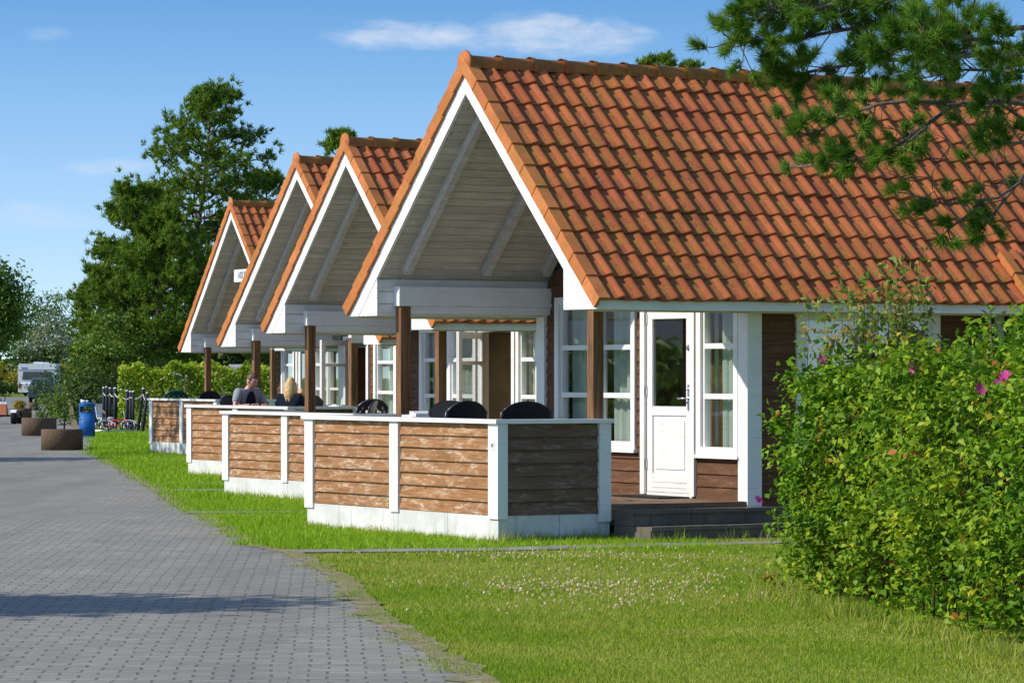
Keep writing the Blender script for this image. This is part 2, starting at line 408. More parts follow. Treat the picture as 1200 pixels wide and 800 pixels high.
def unit(a): return a / np.maximum(np.linalg.norm(a, axis=-1, keepdims=True), 1e-9)
def rdir(n): return unit(RNG.normal(size=(n, 3)))
def leaves(C, N, L, W, fold=.25):
    """diamond leaves at C, facing N, length L, width W -> (n,4,3)"""
    n = len(C); t = unit(np.cross(N, rdir(n))); s = np.cross(N, t)
    L = np.broadcast_to(L, (n,))[:, None]; W = np.broadcast_to(W, (n,))[:, None]
    a = C - t * L * .5; c = C + t * L * .5 - N * L * .12
    b = C - t * L * .08 + s * W * .5 + N * W * fold; d = C - t * L * .08 - s * W * .5 + N * W * fold
    return np.stack([a, b, c, d], 1)
def blades(C, D, L, W):
    """thin triangles from C along D -> (n,3,3)"""
    n = len(C); s = unit(np.cross(D, rdir(n))); L = np.broadcast_to(L, (n,))[:, None]; W = np.broadcast_to(W, (n,))[:, None]
    return np.stack([C - s * W * .5, C + s * W * .5, C + D * L], 1)

# ------------------------------------------------------------------ setting: ground, road, paths
def sheet(name, poly, z, mat):
    n = len(poly); me = bpy.data.meshes.new(name)
    fs = [(q, q + 1, n - 2 - q, n - 1 - q) for q in range(n // 2 - 1)] if n % 2 == 0 and n > 4 else [tuple(range(n))]
    me.from_pydata([(x, y, z + zg(y)) for x, y in poly], [], fs)
    me.materials.append(M[mat]); o = bpy.data.objects.new(name, me); COL.objects.link(o); return tag(o, kind='structure')
def m_ground():
    b = NB('lawn_ground'); n1 = b.noise(.35, 5, .6); n2 = b.noise(6, 5, .65); n3 = b.noise(40, 3)
    c = b.mix(b.rng(n1, .35, .65), (.12, .20, .018), (.17, .21, .035))
    c = b.mix(b.rng(n2, .45, .7, 0, .6), c, (.20, .20, .06))
    c = b.mix(b.rng(n3, .5, .7, 0, .5), c, (.075, .12, .014))
    M['lawn_ground'] = b.done(b.bsdf(c, .95, .1, normal=b.bump(n3, .6, .02)))
m_ground()
def m_pavers():
    b = NB('pavers')
    v = b.vec((1, 1, 1), rot=(0, 0, R(-3)))
    wob = b.n('ShaderNodeVectorMath', operation='ADD'); b.put(wob.inputs[0], v)
    nv = b.n('ShaderNodeTexNoise'); nv.inputs['Scale'].default_value = 2.5; b.put(nv.inputs['Vector'], b.co.outputs['Object'])
    sc = b.n('ShaderNodeVectorMath', operation='SCALE'); b.put(sc.inputs[0], nv.outputs['Color']); sc.inputs['Scale'].default_value = .05; b.put(wob.inputs[1], sc.outputs[0])
    br = b.n('ShaderNodeTexBrick'); b.put(br.inputs['Vector'], wob.outputs[0])
    br.inputs['Scale'].default_value = 1; br.inputs['Brick Width'].default_value = .215; br.inputs['Row Height'].default_value = .165
    br.inputs['Mortar Size'].default_value = .011; br.inputs['Mortar Smooth'].default_value = .35; br.inputs['Bias'].default_value = 0
    br.inputs['Color1'].default_value = (.228, .218, .186, 1); br.inputs['Color2'].default_value = (.302, .288, .246, 1); br.inputs['Mortar'].default_value = (.252, .240, .206, 1)
    n1 = b.noise(.5, 5, .6); n2 = b.noise(9, 4, .6); n3 = b.noise(120, 3, .6); n4 = b.noise(3.5, 3, .6)
    c = br.outputs['Color']
    c = b.mix(b.rng(n1, .35, .7, 0, .45), c, (.19, .182, .16))
    c = b.mix(b.rng(n2, .5, .75, 0, .4), c, (.35, .345, .33))
    c = b.mix(b.rng(n3, .5, .75, 0, .35), c, (.10, .10, .10))
    jf = b.math('MULTIPLY', br.outputs['Fac'], b.rng(n4, .25, .6, .35, 1))
    lane = b.noise(1, 4, .6, b.vec((.9, .10, 1), rot=(0, 0, R(-9)))); c = b.mix(b.rng(lane, .42, .68, 0, .38), c, (.13, .128, .12))
    c = b.mix(b.math('MULTIPLY', jf, .62), c, (.065, .062, .056))
    ms = b.noise(1.7, 5, .7, b.vec((1, 1, 1), loc=(4, 4, 0)))
    c = b.mix(b.math('MULTIPLY', b.rng(ms, .60, .72), b.rng(n2, .5, .6, 0, .5)), c, (.13, .125, .055))
    h = b.math('ADD', b.math('MULTIPLY', br.outputs['Fac'], -1), b.math('MULTIPLY', n3, .25))
    M['pavers'] = b.done(b.bsdf(c, .8, .25, normal=b.bump(h, .5, .012)))
m_pavers()
def m_asphalt():
    b = NB('asphalt'); n = b.noise(30, 4, .6); n1 = b.noise(.3, 4)
    M['asphalt'] = b.done(b.bsdf(b.mix(b.rng(b.math('ADD', n, n1), .8, 1.2), (.15, .15, .155), (.23, .23, .23)), .85, .2))
m_asphalt()

GY = [-60] + ZYS + [1500]
sheet('ground', [(-900, y) for y in GY] + [(900, y) for y in GY[::-1]], 0, 'lawn_ground')
EDGE = [(610, 800 + 40), (560, 800), (430, 715), (398, 678), (340, 648), (296, 640), (240, 606), (180, 572), (140, 548), (104, 531)]
EDGE_W = [(1.0, 0.0), (.62, 10.0)] + [G(*p) for p in EDGE] + [(-11.3, 92), (-13.8, 112), (-20.5, 150), (-27.5, 205)]
RY = sorted(set([p[1] for p in EDGE_W] + ZYS)); REX = [float(np.interp(y, [p[1] for p in EDGE_W], [p[0] for p in EDGE_W])) for y in RY]
sheet('road', list(zip(REX, RY)) + [(-60, y) for y in RY[::-1]], .010, 'pavers')
sheet('parking_area', [(-60, 205), (-27.5, 205), (-24.0, 224), (-21, 246), (-45, 266), (-80, 262)], .012, 'asphalt')
sheet('path', [(-2.45, 32.30), (-.14, 32.65), (1.1, 33.30), (2.6, 34.05), (2.9, 34.65), (1.0, 34.0), (-.2, 33.2), (-2.35, 32.85)], .012, 'concrete')
sheet('path', [(-5.4, 52.0), (-3.9, 52.2), (-1.5, 53.8), (-1.2, 54.5), (-3.7, 53.0), (-5.45, 52.8)], .012, 'concrete')
sheet('path', [(-4.05, 42.4), (-2.4, 42.6), (0, 45.5), (0, 46.0), (-2.5, 43.3), (-4.1, 43.05)], .022, 'concrete')

def m_soil_edge():
    b = NB('soil_edge'); n = b.noise(14, 5, .7); n2 = b.noise(3, 4)
    c = b.mix(b.rng(n, .35, .65), (.17, .135, .085), (.33, .28, .20)); c = b.mix(b.rng(n2, .45, .65, 0, .7), c, (.17, .20, .05))
    M['soil_edge'] = b.done(b.bsdf(c, .95, .1, normal=b.bump(n, .6, .02)))
m_soil_edge()
def edge_strip():
    ys = np.arange(17.5, 72, .11); ex = np.interp(ys, [p[1] for p in EDGE_W], [p[0] for p in EDGE_W])
    lf = [(x - .05 - .10 * abs(mnoise.noise((y * 1.3, 0, 0))) - .16 * max(0, mnoise.noise((y * 3.1, 5, 0))), y) for x, y in zip(ex, ys)]
    rt = [(x + .12 + .12 * mnoise.noise((y * 2, 9, 0)), y) for x, y in zip(ex, ys)]
    sheet('soil_edge', lf + rt[::-1], .0145, 'soil_edge')
edge_strip()

# ------------------------------------------------------------------ cabins
YC = 2.14; W = 4.28; DECK = .355; WALL_S = 3.1
def subtract(a, b, cuts):
    segs = [(a, b)]
    for c0, c1 in cuts:
        nx = []
        for s0, s1 in segs:
            if c1 <= s0 or c0 >= s1: nx.append((s0, s1)); continue
            if c0 > s0: nx.append((s0, c0))
            if c1 < s1: nx.append((c1, s1))
        segs = nx
    return [q for q in segs if q[1] - q[0] > .01]
def clad_wall(mapf, u0, u1, z0, z1, openings, top=None, pitch=.135, thick=.10):
    """lap boards on a backing; mapf(u, depth, z) -> local point, depth grows outwards. top(u0..)->(umin,umax) limits a gable row"""
    back = MB(); bd = MB(); z = z0
    while z < z1 - 1e-4:
        zt = min(z + pitch, z1)
        a, b = (u0, u1) if top is None else top(zt, u0, u1)
        if b - a > .05:
            cuts = [(o[0], o[1]) for o in openings if o[2] < (z + zt) / 2 < o[3]]
            for s0, s1 in subtract(a, b, cuts):
                rn = random.random()
                bd.hexa([mapf(s0, 0, z), mapf(s1, 0, z), mapf(s1, .034, z), mapf(s0, .034, z), mapf(s0, 0, zt), mapf(s1, 0, zt), mapf(s1, .014, zt), mapf(s0, .014, zt)], rn)
                back.hexa([mapf(s0, -thick, z), mapf(s1, -thick, z), mapf(s1, -.003, z), mapf(s0, -.003, z), mapf(s0, -thick, zt), mapf(s1, -thick, zt), mapf(s1, -.003, zt), mapf(s0, -.003, zt)], .5)
        z = zt
    return bd, back
def make_window(mapf, u0, u1, z0, z1, parent, rails=(1.46, 2.0), mullion=None, curtain=True, fw=.085, name='window'):
    """frame around, rails across, glass set back, curtain behind"""
    def bx(mb, a0, a1, d0, d1, b0, b1):
        mb.hexa([mapf(a0, d0, b0), mapf(a1, d0, b0), mapf(a1, d1, b0), mapf(a0, d1, b0), mapf(a0, d0, b1), mapf(a1, d0, b1), mapf(a1, d1, b1), mapf(a0, d1, b1)])
    f = MB()
    bx(f, u0, u0 + fw, -.08, .055, z0, z1); bx(f, u1 - fw, u1, -.08, .055, z0, z1)
    bx(f, u0 + fw, u1 - fw, -.08, .053, z0, z0 + fw); bx(f, u0 + fw, u1 - fw, -.08, .053, z1 - fw, z1)
    if mullion: bx(f, mullion - .06, mullion + .06, -.06, .05, z0 + fw, z1 - fw)
    cells = [(u0 + fw, u1 - fw)] if not mullion else [(u0 + fw, mullion - .06), (mullion + .06, u1 - fw)]
    for a, b in cells:                                     # the sash inside the frame
        bx(f, a, a + .035, -.05, .02, z0 + fw, z1 - fw); bx(f, b - .035, b, -.05, .02, z0 + fw, z1 - fw)
        for r in rails:
            if z0 + .15 < r < z1 - .15: bx(f, a + .035, b - .035, -.05, .022, r - .028, r + .028)
    w = f.build(name, 'white', parent)
    g = MB()
    for a, b in cells: g.add([mapf(a + .03, -.02, z0 + fw), mapf(b - .03, -.02, z0 + fw), mapf(b - .03, -.02, z1 - fw), mapf(a + .03, -.02, z1 - fw)], [(0, 1, 2, 3)])
    g.build('pane', 'glass', w)
    if curtain:
        c = MB(); n = 60
        vs = []; fs = []
        for i in range(n + 1):
            u = u0 + .04 + (u1 - u0 - .08) * i / n; d = -.16 + .028 * math.sin(i * 1.35) + .012 * math.sin(i * .5 + u)
            vs += [mapf(u, d, z0 - .05), mapf(u, d * .95, z1)]
        for i in range(n):
            fs.append((2 * i, 2 * i + 2, 2 * i + 3, 2 * i + 1))
        gap = (n // 2 - 5, n // 2 + 4) if (u1 - u0) > 1.0 else (n - 14, n - 6)
        fs = [q for j, q in enumerate(fs) if not gap[0] <= j < gap[1]]
        c.add(vs, fs, smooth=True); c.build('curtain', 'curtain', w)
    s = MB(); bx(s, u0 - .03, u1 + .03, .02, .085, z0 - .035, z0 - .002); s.build('sill', 'white', w)
    return w
def make_door(mapf, u0, u1, parent, open_deg=0, z0=DECK + .02, z1=2.48, rails=None, dark=True):
    def bx(mb, a0, a1, d0, d1, b0, b1, mf=mapf):
        mb.hexa([mf(a0, d0, b0), mf(a1, d0, b0), mf(a1, d1, b0), mf(a0, d1, b0), mf(a0, d0, b1), mf(a1, d0, b1), mf(a1, d1, b1), mf(a0, d1, b1)])
    fr = MB(); bx(fr, u0, u0 + .085, -.08, .06, z0, z1); bx(fr, u1 - .085, u1, -.08, .06, z0, z1); bx(fr, u0 + .085, u1 - .085, -.08, .058, z1 - .07, z1)
    bx(fr, u0 + .085, u1 - .085, -.08, .03, z0 - .02, z0 + .025)
    fr.build('door_frame', 'white', parent)
    a, b = u0 + .09, u1 - .09; zb, zt = z0 + .03, z1 - .075
    cs, sn = math.cos(R(open_deg)), math.sin(R(open_deg))
    def lf(u, d, z):                                         # hinge at u = b, opening outwards
        q = b - u; return mapf(b - q * cs + d * sn * (1 if open_deg else 0), q * sn + d * cs, z)
    m = MB(); gz0, gz1 = zb + (.94 if not rails else .12), zt - .10; st = .11
    bx(m, a, a + st, -.02, .025, zb, zt, lf); bx(m, b - st, b, -.02, .025, zb, zt, lf)
    bx(m, a + st, b - st, -.02, .0235, zt - .10, zt, lf)
    if not rails:
        bx(m, a + st, b - st, -.02, .0235, gz0 - .1, gz0, lf); bx(m, a + st, b - st, -.02, .0235, zb, zb + .2, lf); bx(m, a + st, b - st, -.016, .008, zb + .2, gz0 - .1, lf)
        for q in (.05, .11): bx(m, a + st + .0, b - st, .0235, .029, zb + q, zb + q + .012, lf)
        bx(m, a + st + .05, b - st - .05, .008, .018, zb + .25, gz0 - .15, lf)
    else:
        bx(m, a + st, b - st, -.02, .0235, zb, gz0, lf)
        for r in rails: bx(m, a + st, b - st, -.02, .0225, r - .028, r + .028, lf)
    d = m.build('door', 'white', parent)
    g = MB(); g.add([lf(a + st, 0, gz0), lf(b - st, 0, gz0), lf(b - st, 0, gz1), lf(a + st, 0, gz1)], [(0, 1, 2, 3)]); g.build('pane', 'dark_glass' if dark else 'glass', d)
    h = MB(); hz = zb + 1.03
    bx(h, a + .03, a + .075, .025, .034, hz - .13, hz + .15, lf); h.tube([lf(a + .05, .03, hz), lf(a + .05, .085, hz), lf(a + .19, .085, hz)], .011, 8)
    h.tube([lf(a + .05, .03, hz + .1), lf(a + .05, .05, hz + .1)], .016, 8)
    h.build('handle', 'steel' if not rails else 'brass', d)
    k = MB(); k.tube([lf(a + .055, .02, hz + .55), lf(a + .055, .04, hz + .55)], .032, 14); k.build('spy_plate', 'sign_grey', d)
    for q in (.25, 1.05, 1.85):
        hn = MB(); bx(hn, b - .012, b + .018, .024, .045, zb + q, zb + q + .11, lf)
        hn.build('hinge', 'steel', d)
    return d

def make_cabin(C, ang, hw, zr, ze, sf, L, openings, side_window, label, post_s, post_n, wing=False, number_board=False, far_post=True, rich=True):
    root = empty('holiday_cabin', (C[0], C[1], 0), R(ang), label, 'cabin', 'gabled cabins along the road')
    zt = zr - .09; k = (zt - ze) / hw; th = math.atan(k); ct, sn = math.cos(th), math.sin(th); Ls = hw / ct
    def sl(side, x, v, n): return (x, YC + side * (v * ct + n * sn), zt - v * sn + n * ct)
    def sbox(mb, side, x0, x1, v0, v1, n0, n1, rnd=None):
        mb.hexa([sl(side, x0, v0, n0), sl(side, x1, v0, n0), sl(side, x1, v1, n0), sl(side, x0, v1, n0), sl(side, x0, v0, n1), sl(side, x1, v0, n1), sl(side, x1, v1, n1), sl(side, x0, v1, n1)], rnd)
    # --- tiles
    prof = [(-.02, .004), (.0, .011), (.12, .003), (.28, 0), (.42, .002), (.55, .008), (.67, .018), (.78, .030), (.88, .038), (.97, .041), (1.05, .036), (1.09, .028)]
    tw, tl = .214, Ls / round(Ls / .345)
    def tiles(mb, side, x0, x1, v0, v1, lift=0):
        nr = max(1, round((v1 - v0) / tl)); nc = max(1, round((x1 - x0) / tw)); cw = (x1 - x0) / nc; rl = (v1 - v0) / nr
        for r in range(nr):
            vb = v0 + (r + 1) * rl; vt = vb - rl - .06
            for c in range(nc):
                xs = x0 + c * cw; j = random.uniform(-.006, .006) + (random.uniform(-.016, .02) if random.random() < .06 else 0); jn = random.uniform(-.004, .004) + .016 * mnoise.noise((xs * .8, r * .45, side)); jr = random.uniform(-.008, .008)
                lo = [sl(side, xs + u * cw, vb + j + jr * u, h + .031 + jn + lift) for u, h in prof]
                hi = [sl(side, xs + u * cw, max(vt, .02), h + .004 + jn + lift) for u, h in prof]
                md = [sl(side, xs + u * cw, vb + j + jr * u - .012, h + .034 + jn + lift) for u, h in prof]
                bt = [sl(side, xs + u * cw, vb + j + jr * u, h + .006 + jn + lift) for u, h in prof]
                n = len(prof); rn = random.random()
                for i0, i1, kk in ((0, 6, .5), (6, n - 1, 0)): mb.add((md + hi), [(i, i + 1, n + i + 1, n + i) for i in range(i0, i1)], rn * .499 + kk, True)
                mb.add(lo + md, [(i, i + 1, n + i + 1, n + i) for i in range(n - 1)], rn * .499)
                mb.add(bt + lo, [(i, i + 1, n + i + 1, n + i) for i in range(n - 1)], rn * .499)
    t = MB()
    tiles(t, -1, sf + .06, L, 0, Ls); tiles(t, 1, sf + .06, L, 0, Ls)
    if wing: tiles(t, -1, 6.40, L, Ls * .80, Ls * 1.55, .065)
    roof = t.build('roof', 'roof_tile', root)
    # ridge caps with a round end plate
    rg = MB(); x = sf - .02; i = 0
    while x < L - .05:
        x1 = min(x + .40, L); n = 9; rr = .118
        vs = []; fs = []; rn = random.random()
        for q, (xx, rad) in enumerate(((x, rr + .016), (x + .05, rr + .014), (x + .055, rr), (x1 + .02, rr - .008))):
            for a in range(n):
                an = PI * (a / (n - 1)) * 1.16 - PI * .08; vs.append((xx, YC + rad * math.cos(an), zt - .025 + rad * math.sin(an)))
        for q in range(3):
            for a in range(n - 1): fs.append((q * n + a, q * n + a + 1, (q + 1) * n + a + 1, (q + 1) * n + a))
        rg.add(vs, fs, rn, True); x = x1; i += 1
    rg.build('ridge', 'ridge_tile', roof)
    ep = MB(); ep.tube([(sf - .035, YC, zt + .0), (sf - .012, YC, zt + .0)], [.138, .146], 22); ep.tube([(sf - .042, YC, zt), (sf - .034, YC, zt)], [.05, .05], 12)
    ep.build('ridge_end', 'verge_tile', roof)
    # verge tiles on both rakes
    nv = round(Ls / .345); vl = Ls / nv
    for side in (-1, 1):
        vg = MB()
        for q in range(nv):
            a = q * vl; o = .012 * (1 if True else 0); rn = random.random()
            mbn = [sl(side, sf - .045, a + .004, -.085), sl(side, sf - .02, a + .004, -.085), sl(side, sf - .02, a + vl + .022, -.072), sl(side, sf - .052, a + vl + .022, -.072),
                   sl(side, sf - .045, a + .004, .055), sl(side, sf - .02, a + .004, .055), sl(side, sf - .02, a + vl + .022, .070), sl(side, sf - .052, a + vl + .022, .070)]
            vg.hexa(mbn, rn)
            vg.hexa([sl(side, sf - .0195, a + .004, .03), sl(side, sf + .085, a + .004, .03), sl(side, sf + .085, a + vl + .02, .046), sl(side, sf - .0195, a + vl + .02, .046),
                     sl(side, sf - .0195, a + .004, .055), sl(side, sf + .085, a + .004, .055), sl(side, sf + .085, a + vl + .02, .070), sl(side, sf - .0195, a + vl + .02, .070)], rn)
        vg.build('verge', 'verge_tile', roof)
    if wing:
        vg = MB()
        for q in range(9):
            a = Ls * .80 + q * vl; rn = random.random()
            vg.hexa([sl(-1, 6.33, a, -.02), sl(-1, 6.355, a, -.02), sl(-1, 6.355, a + vl + .02, 0), sl(-1, 6.32, a + vl + .02, 0), sl(-1, 6.33, a, .135), sl(-1, 6.355, a, .135), sl(-1, 6.355, a + vl + .02, .155), sl(-1, 6.32, a + vl + .02, .155)], rn)
            vg.hexa([sl(-1, 6.3555, a, .115), sl(-1, 6.43, a, .115), sl(-1, 6.43, a + vl + .02, .135), sl(-1, 6.3555, a + vl + .02, .135), sl(-1, 6.3555, a, .135), sl(-1, 6.43, a, .135), sl(-1, 6.43, a + vl + .02, .155), sl(-1, 6.3555, a + vl + .02, .155)], rn)
        vg.build('verge', 'verge_tile', roof)
    # --- barge boards and the boxed feet of the gable
    zfoot = ze - .078; inn = hw - .70
    for side in (-1, 1):
        bb = MB(); o0, o1 = .05 / ct, .235 / ct; yo = hw - .03
        yb = min(yo, (zt - o1 - zfoot) / k)
        pl_ = [(0, zt - o0), (yo, zt - yo * k - o0), (yo, max(zfoot, zt - yo * k - o1)), (yb, zt - yb * k - o1), (0, zt - o1)]
        bb.prism([(sf - .012, YC + side * y, z) for y, z in pl_], (.032, 0, 0)); bb.build('barge_board', 'white', root)
    for side in (-1, 1):                                    # foot: diagonal boards between rake and box
        ft = MB(); yo = hw - .034; yi = inn
        def under(y): return zt - y * k - .235 / ct
        nb = 5; dw = (yo - yi) / nb
        # boards parallel to the rake, cut by the box outline
        for q in range(nb + 3):
            o0 = .235 / ct + q * .105; o1 = o0 + .098
            def zl(y, o): return zt - y * k - o
            pts = []
            ya, yb = yi, yo
            poly = [(ya, zl(ya, o0)), (yb, zl(yb, o0)), (yb, zl(yb, o1)), (ya, zl(ya, o1))]
            # clip below at zfoot
            outp = []
            for e in range(4):
                p, s_ = poly[e], poly[(e + 1) % 4]
                if p[1] >= zfoot: outp.append(p)
                if (p[1] >= zfoot) != (s_[1] >= zfoot):
                    f = (zfoot - p[1]) / (s_[1] - p[1]); outp.append((p[0] + f * (s_[0] - p[0]), zfoot))
            if len(outp) >= 3: ft.prism([(sf - .006, YC + side * y, z) for y, z in outp], (.02, 0, 0))
        ft.build('gable_foot', 'white', root)
    # boxed eaves: inner face, bottom, outer fascia
    for side in (-1, 1):
        eb = MB(); zi = zt - inn * k - .24 / ct
        nb = 3
        for q in range(nb):
            z0 = zfoot + (zi - zfoot) * q / nb; z1 = zfoot + (zi - zfoot) * (q + 1) / nb - .006
            y = YC + side * (inn); eb.box((sf + .016, min(y, y + side * .02), z0), (L - .05, max(y, y + side * .02), z1))
        y0, y1 = YC + side * (inn + .022), YC + side * (hw - .09)
        eb.box((sf + .016, min(y0, y1), zfoot + .003), (L - .05, max(y0, y1), zfoot + .025))
        eb.build('eaves_box', 'white', root)
    for side in (-1, 1):
        fa = MB(); y0, y1 = YC + side * (hw - .085), YC + side * (hw - .055)
        fa.box((sf + .016, min(y0, y1), zfoot - .005), (L - .02, max(y0, y1), ze + .012))
        fa.build('eaves_board', 'white', root)
    # --- soffit boards on the underside, rafters below
    so = MB()
    for side in (-1, 1):
        v = .02
        while v < Ls - .25:
            sbox(so, side, sf + .022, WALL_S + .05, v, v + .104, -.225, -.205); v += .110
    for side in (-1, 1): sbox(so, side, sf + .03, L - .1, .0, Ls - .06, -.20, -.03, .5)
    so.build('soffit', 'soffit', root)
    for rs in (post_s + .02, post_s + 1.05, WALL_S - .16):
        for side in (-1, 1):
            rf = MB(); sbox(rf, side, rs, rs + .085, .09, (inn + .05) / ct, -.33, -.226); rf.build('rafter', 'rafter_wood', root)
    # --- posts and beams
    fy = YC + inn
    for px_, ty in ((post_n, max(.03, YC - inn)), (post_s, fy - .12)):
        p = MB(); p.box((px_, ty, DECK if ty < W - .2 else -.05), (px_ + .125, ty + .12, zfoot + .12)); p.build('post', 'post_wood', root)
    zb = zfoot + .02
    for ps_, ty in ((post_n, max(.028, YC - inn + .001)), (post_s, fy - .13)):
        b = MB()
        if ty < 1: b.box((ps_ + .0, ty, zfoot + .03), (WALL_S - .02, ty + .12, zfoot + .2)); b.build('beam', 'white', root); continue
        b.box((ps_ - .025, ty, zb + .09), (WALL_S - .02, ty + .128, zb + .31)); b.box((ps_ + .13, ty + .02, zb + .0), (WALL_S - .02, ty + .11, zb + .088)); b.build('beam', 'white', root)
    # --- deck
    d = MB(); y = -.01
    while y < W - .09:
        d.box((1.36 if y < .08 else .10, y, DECK - .03), (WALL_S, min(y + .118, W - .085), DECK)); y += .124
    dk = d.build('deck', 'deck_wood', root)
    e = MB(); e.box((1.36, -.015, DECK - .155), (WALL_S + .1, .018, DECK - .012)); e.build('deck_edge', 'deck_wood', root)
    # --- walls
    def gm(u, dpt, z): return (WALL_S - dpt, u, z)
    ops = [(o[1], o[2], o[3] if o[0] == 'win' else DECK, o[4] if o[0] == 'win' else 2.48) for o in openings]
    def gtop(z, a, b):
        hh = (zt - .26 / ct - z) / k
        return (max(a, YC - hh), min(b, YC + hh))
    bd, back = clad_wall(gm, .0, W, DECK, zt - .3, ops, gtop)
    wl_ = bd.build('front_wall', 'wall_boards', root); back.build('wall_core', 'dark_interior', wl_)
    for o in openings:
        if o[0] == 'win': make_window(gm, o[1], o[2], o[3], o[4], root, mullion=o[5])
        else: make_door(gm, o[1], o[2], root, o[3], rails=o[4], dark=o[5])
    if rich:
        def sm(u, dpt, z): return (u, -dpt, z)
        so_ = [side_window] if side_window else []
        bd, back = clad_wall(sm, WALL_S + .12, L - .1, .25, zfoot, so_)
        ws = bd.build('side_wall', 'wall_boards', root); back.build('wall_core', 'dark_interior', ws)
        if side_window: make_window(sm, *side_window, root, rails=(), mullion=(side_window[0] + side_window[1]) / 2, fw=.11)
    else:
        q = MB(); q.box((WALL_S + .12, .0, .25), (L - .1, .1, zfoot)); q.build('side_wall', 'wall_boards', root)
    q = MB(); q.box((WALL_S + .0, W - .1, .25), (L - .1, W, zfoot)); q.build('side_wall', 'wall_boards', root)
    q = MB(); q.box((L - .2, .02, .25), (L - .1, W - .02, zfoot)); 
    q.add([(L - .15, .0, zfoot), (L - .15, W, zfoot), (L - .15, YC, zt - .3)], [(0, 1, 2)]); q.build('rear_wall', 'wall_boards', root)
    q = MB(); q.box((WALL_S + .01, .1, DECK - .12), (L - .2, W - .1, DECK - .01)); q.build('floor', 'floor_wood', root)
    q = MB(); q.box((WALL_S + .62, .12, DECK), (WALL_S + .68, W - .12, zfoot - .03)); q.build('partition', 'interior_wood', root)
    q = MB(); q.box((WALL_S + .2, .1, zfoot - .02), (L - .2, W - .1, zfoot)); q.build('ceiling', 'interior_wood', root)
    q = MB(); q.box((WALL_S, .012, -.2), (L - .1, W - .012, .25)); q.build('plinth', 'painted_plinth', root)
    # corner boards
    for y0, y1 in ((-.03, .15), (W - .15, W + .03)):
        q = MB(); q.box((WALL_S - .062, y0, DECK - .1 if y0 < 0 else DECK + .004), (WALL_S + .12, y1, zfoot + .02)); q.build('corner_board', 'white', root)
    if wing:
        def wm(u, dpt, z): return (6.45 - dpt, u, z)
        bd, back = clad_wall(wm, -1.7, -.045, .25, 2.2, [])
        v_ = bd.build('wing_wall', 'wall_boards', root); back.build('wall_core', 'dark_interior', v_)
        q = MB(); q.box((6.33, -.12, .2), (6.40, -.036, zfoot)); q.build('corner_board', 'white', root)
        q = MB(); sbox(q, -1, 6.36, 6.385, Ls * .84, Ls * 1.5, -.14, -.005); sbox(q, -1, 6.386, L, Ls * .80, Ls * 1.5, -.03, .0); q.build('barge_board', 'white', root)
    if number_board:
        nb_ = MB(); zb_ = zt - 1.62 * k; nb_.box((post_s - .03, YC - .55, zb_ - .14), (post_s + .0, YC + .62, zb_ + .14)); nbo = nb_.build('number_board', 'sign_face', root)
        to = text_mesh('1027', .22, .004, nbo, 'table_grey')
        to.matrix_local = Matrix.Translation((post_s - .036, YC + .15, zb_)) @ Matrix.Rotation(R(-90), 4, 'Z') @ Matrix.Rotation(R(90), 4, 'X')
    return root

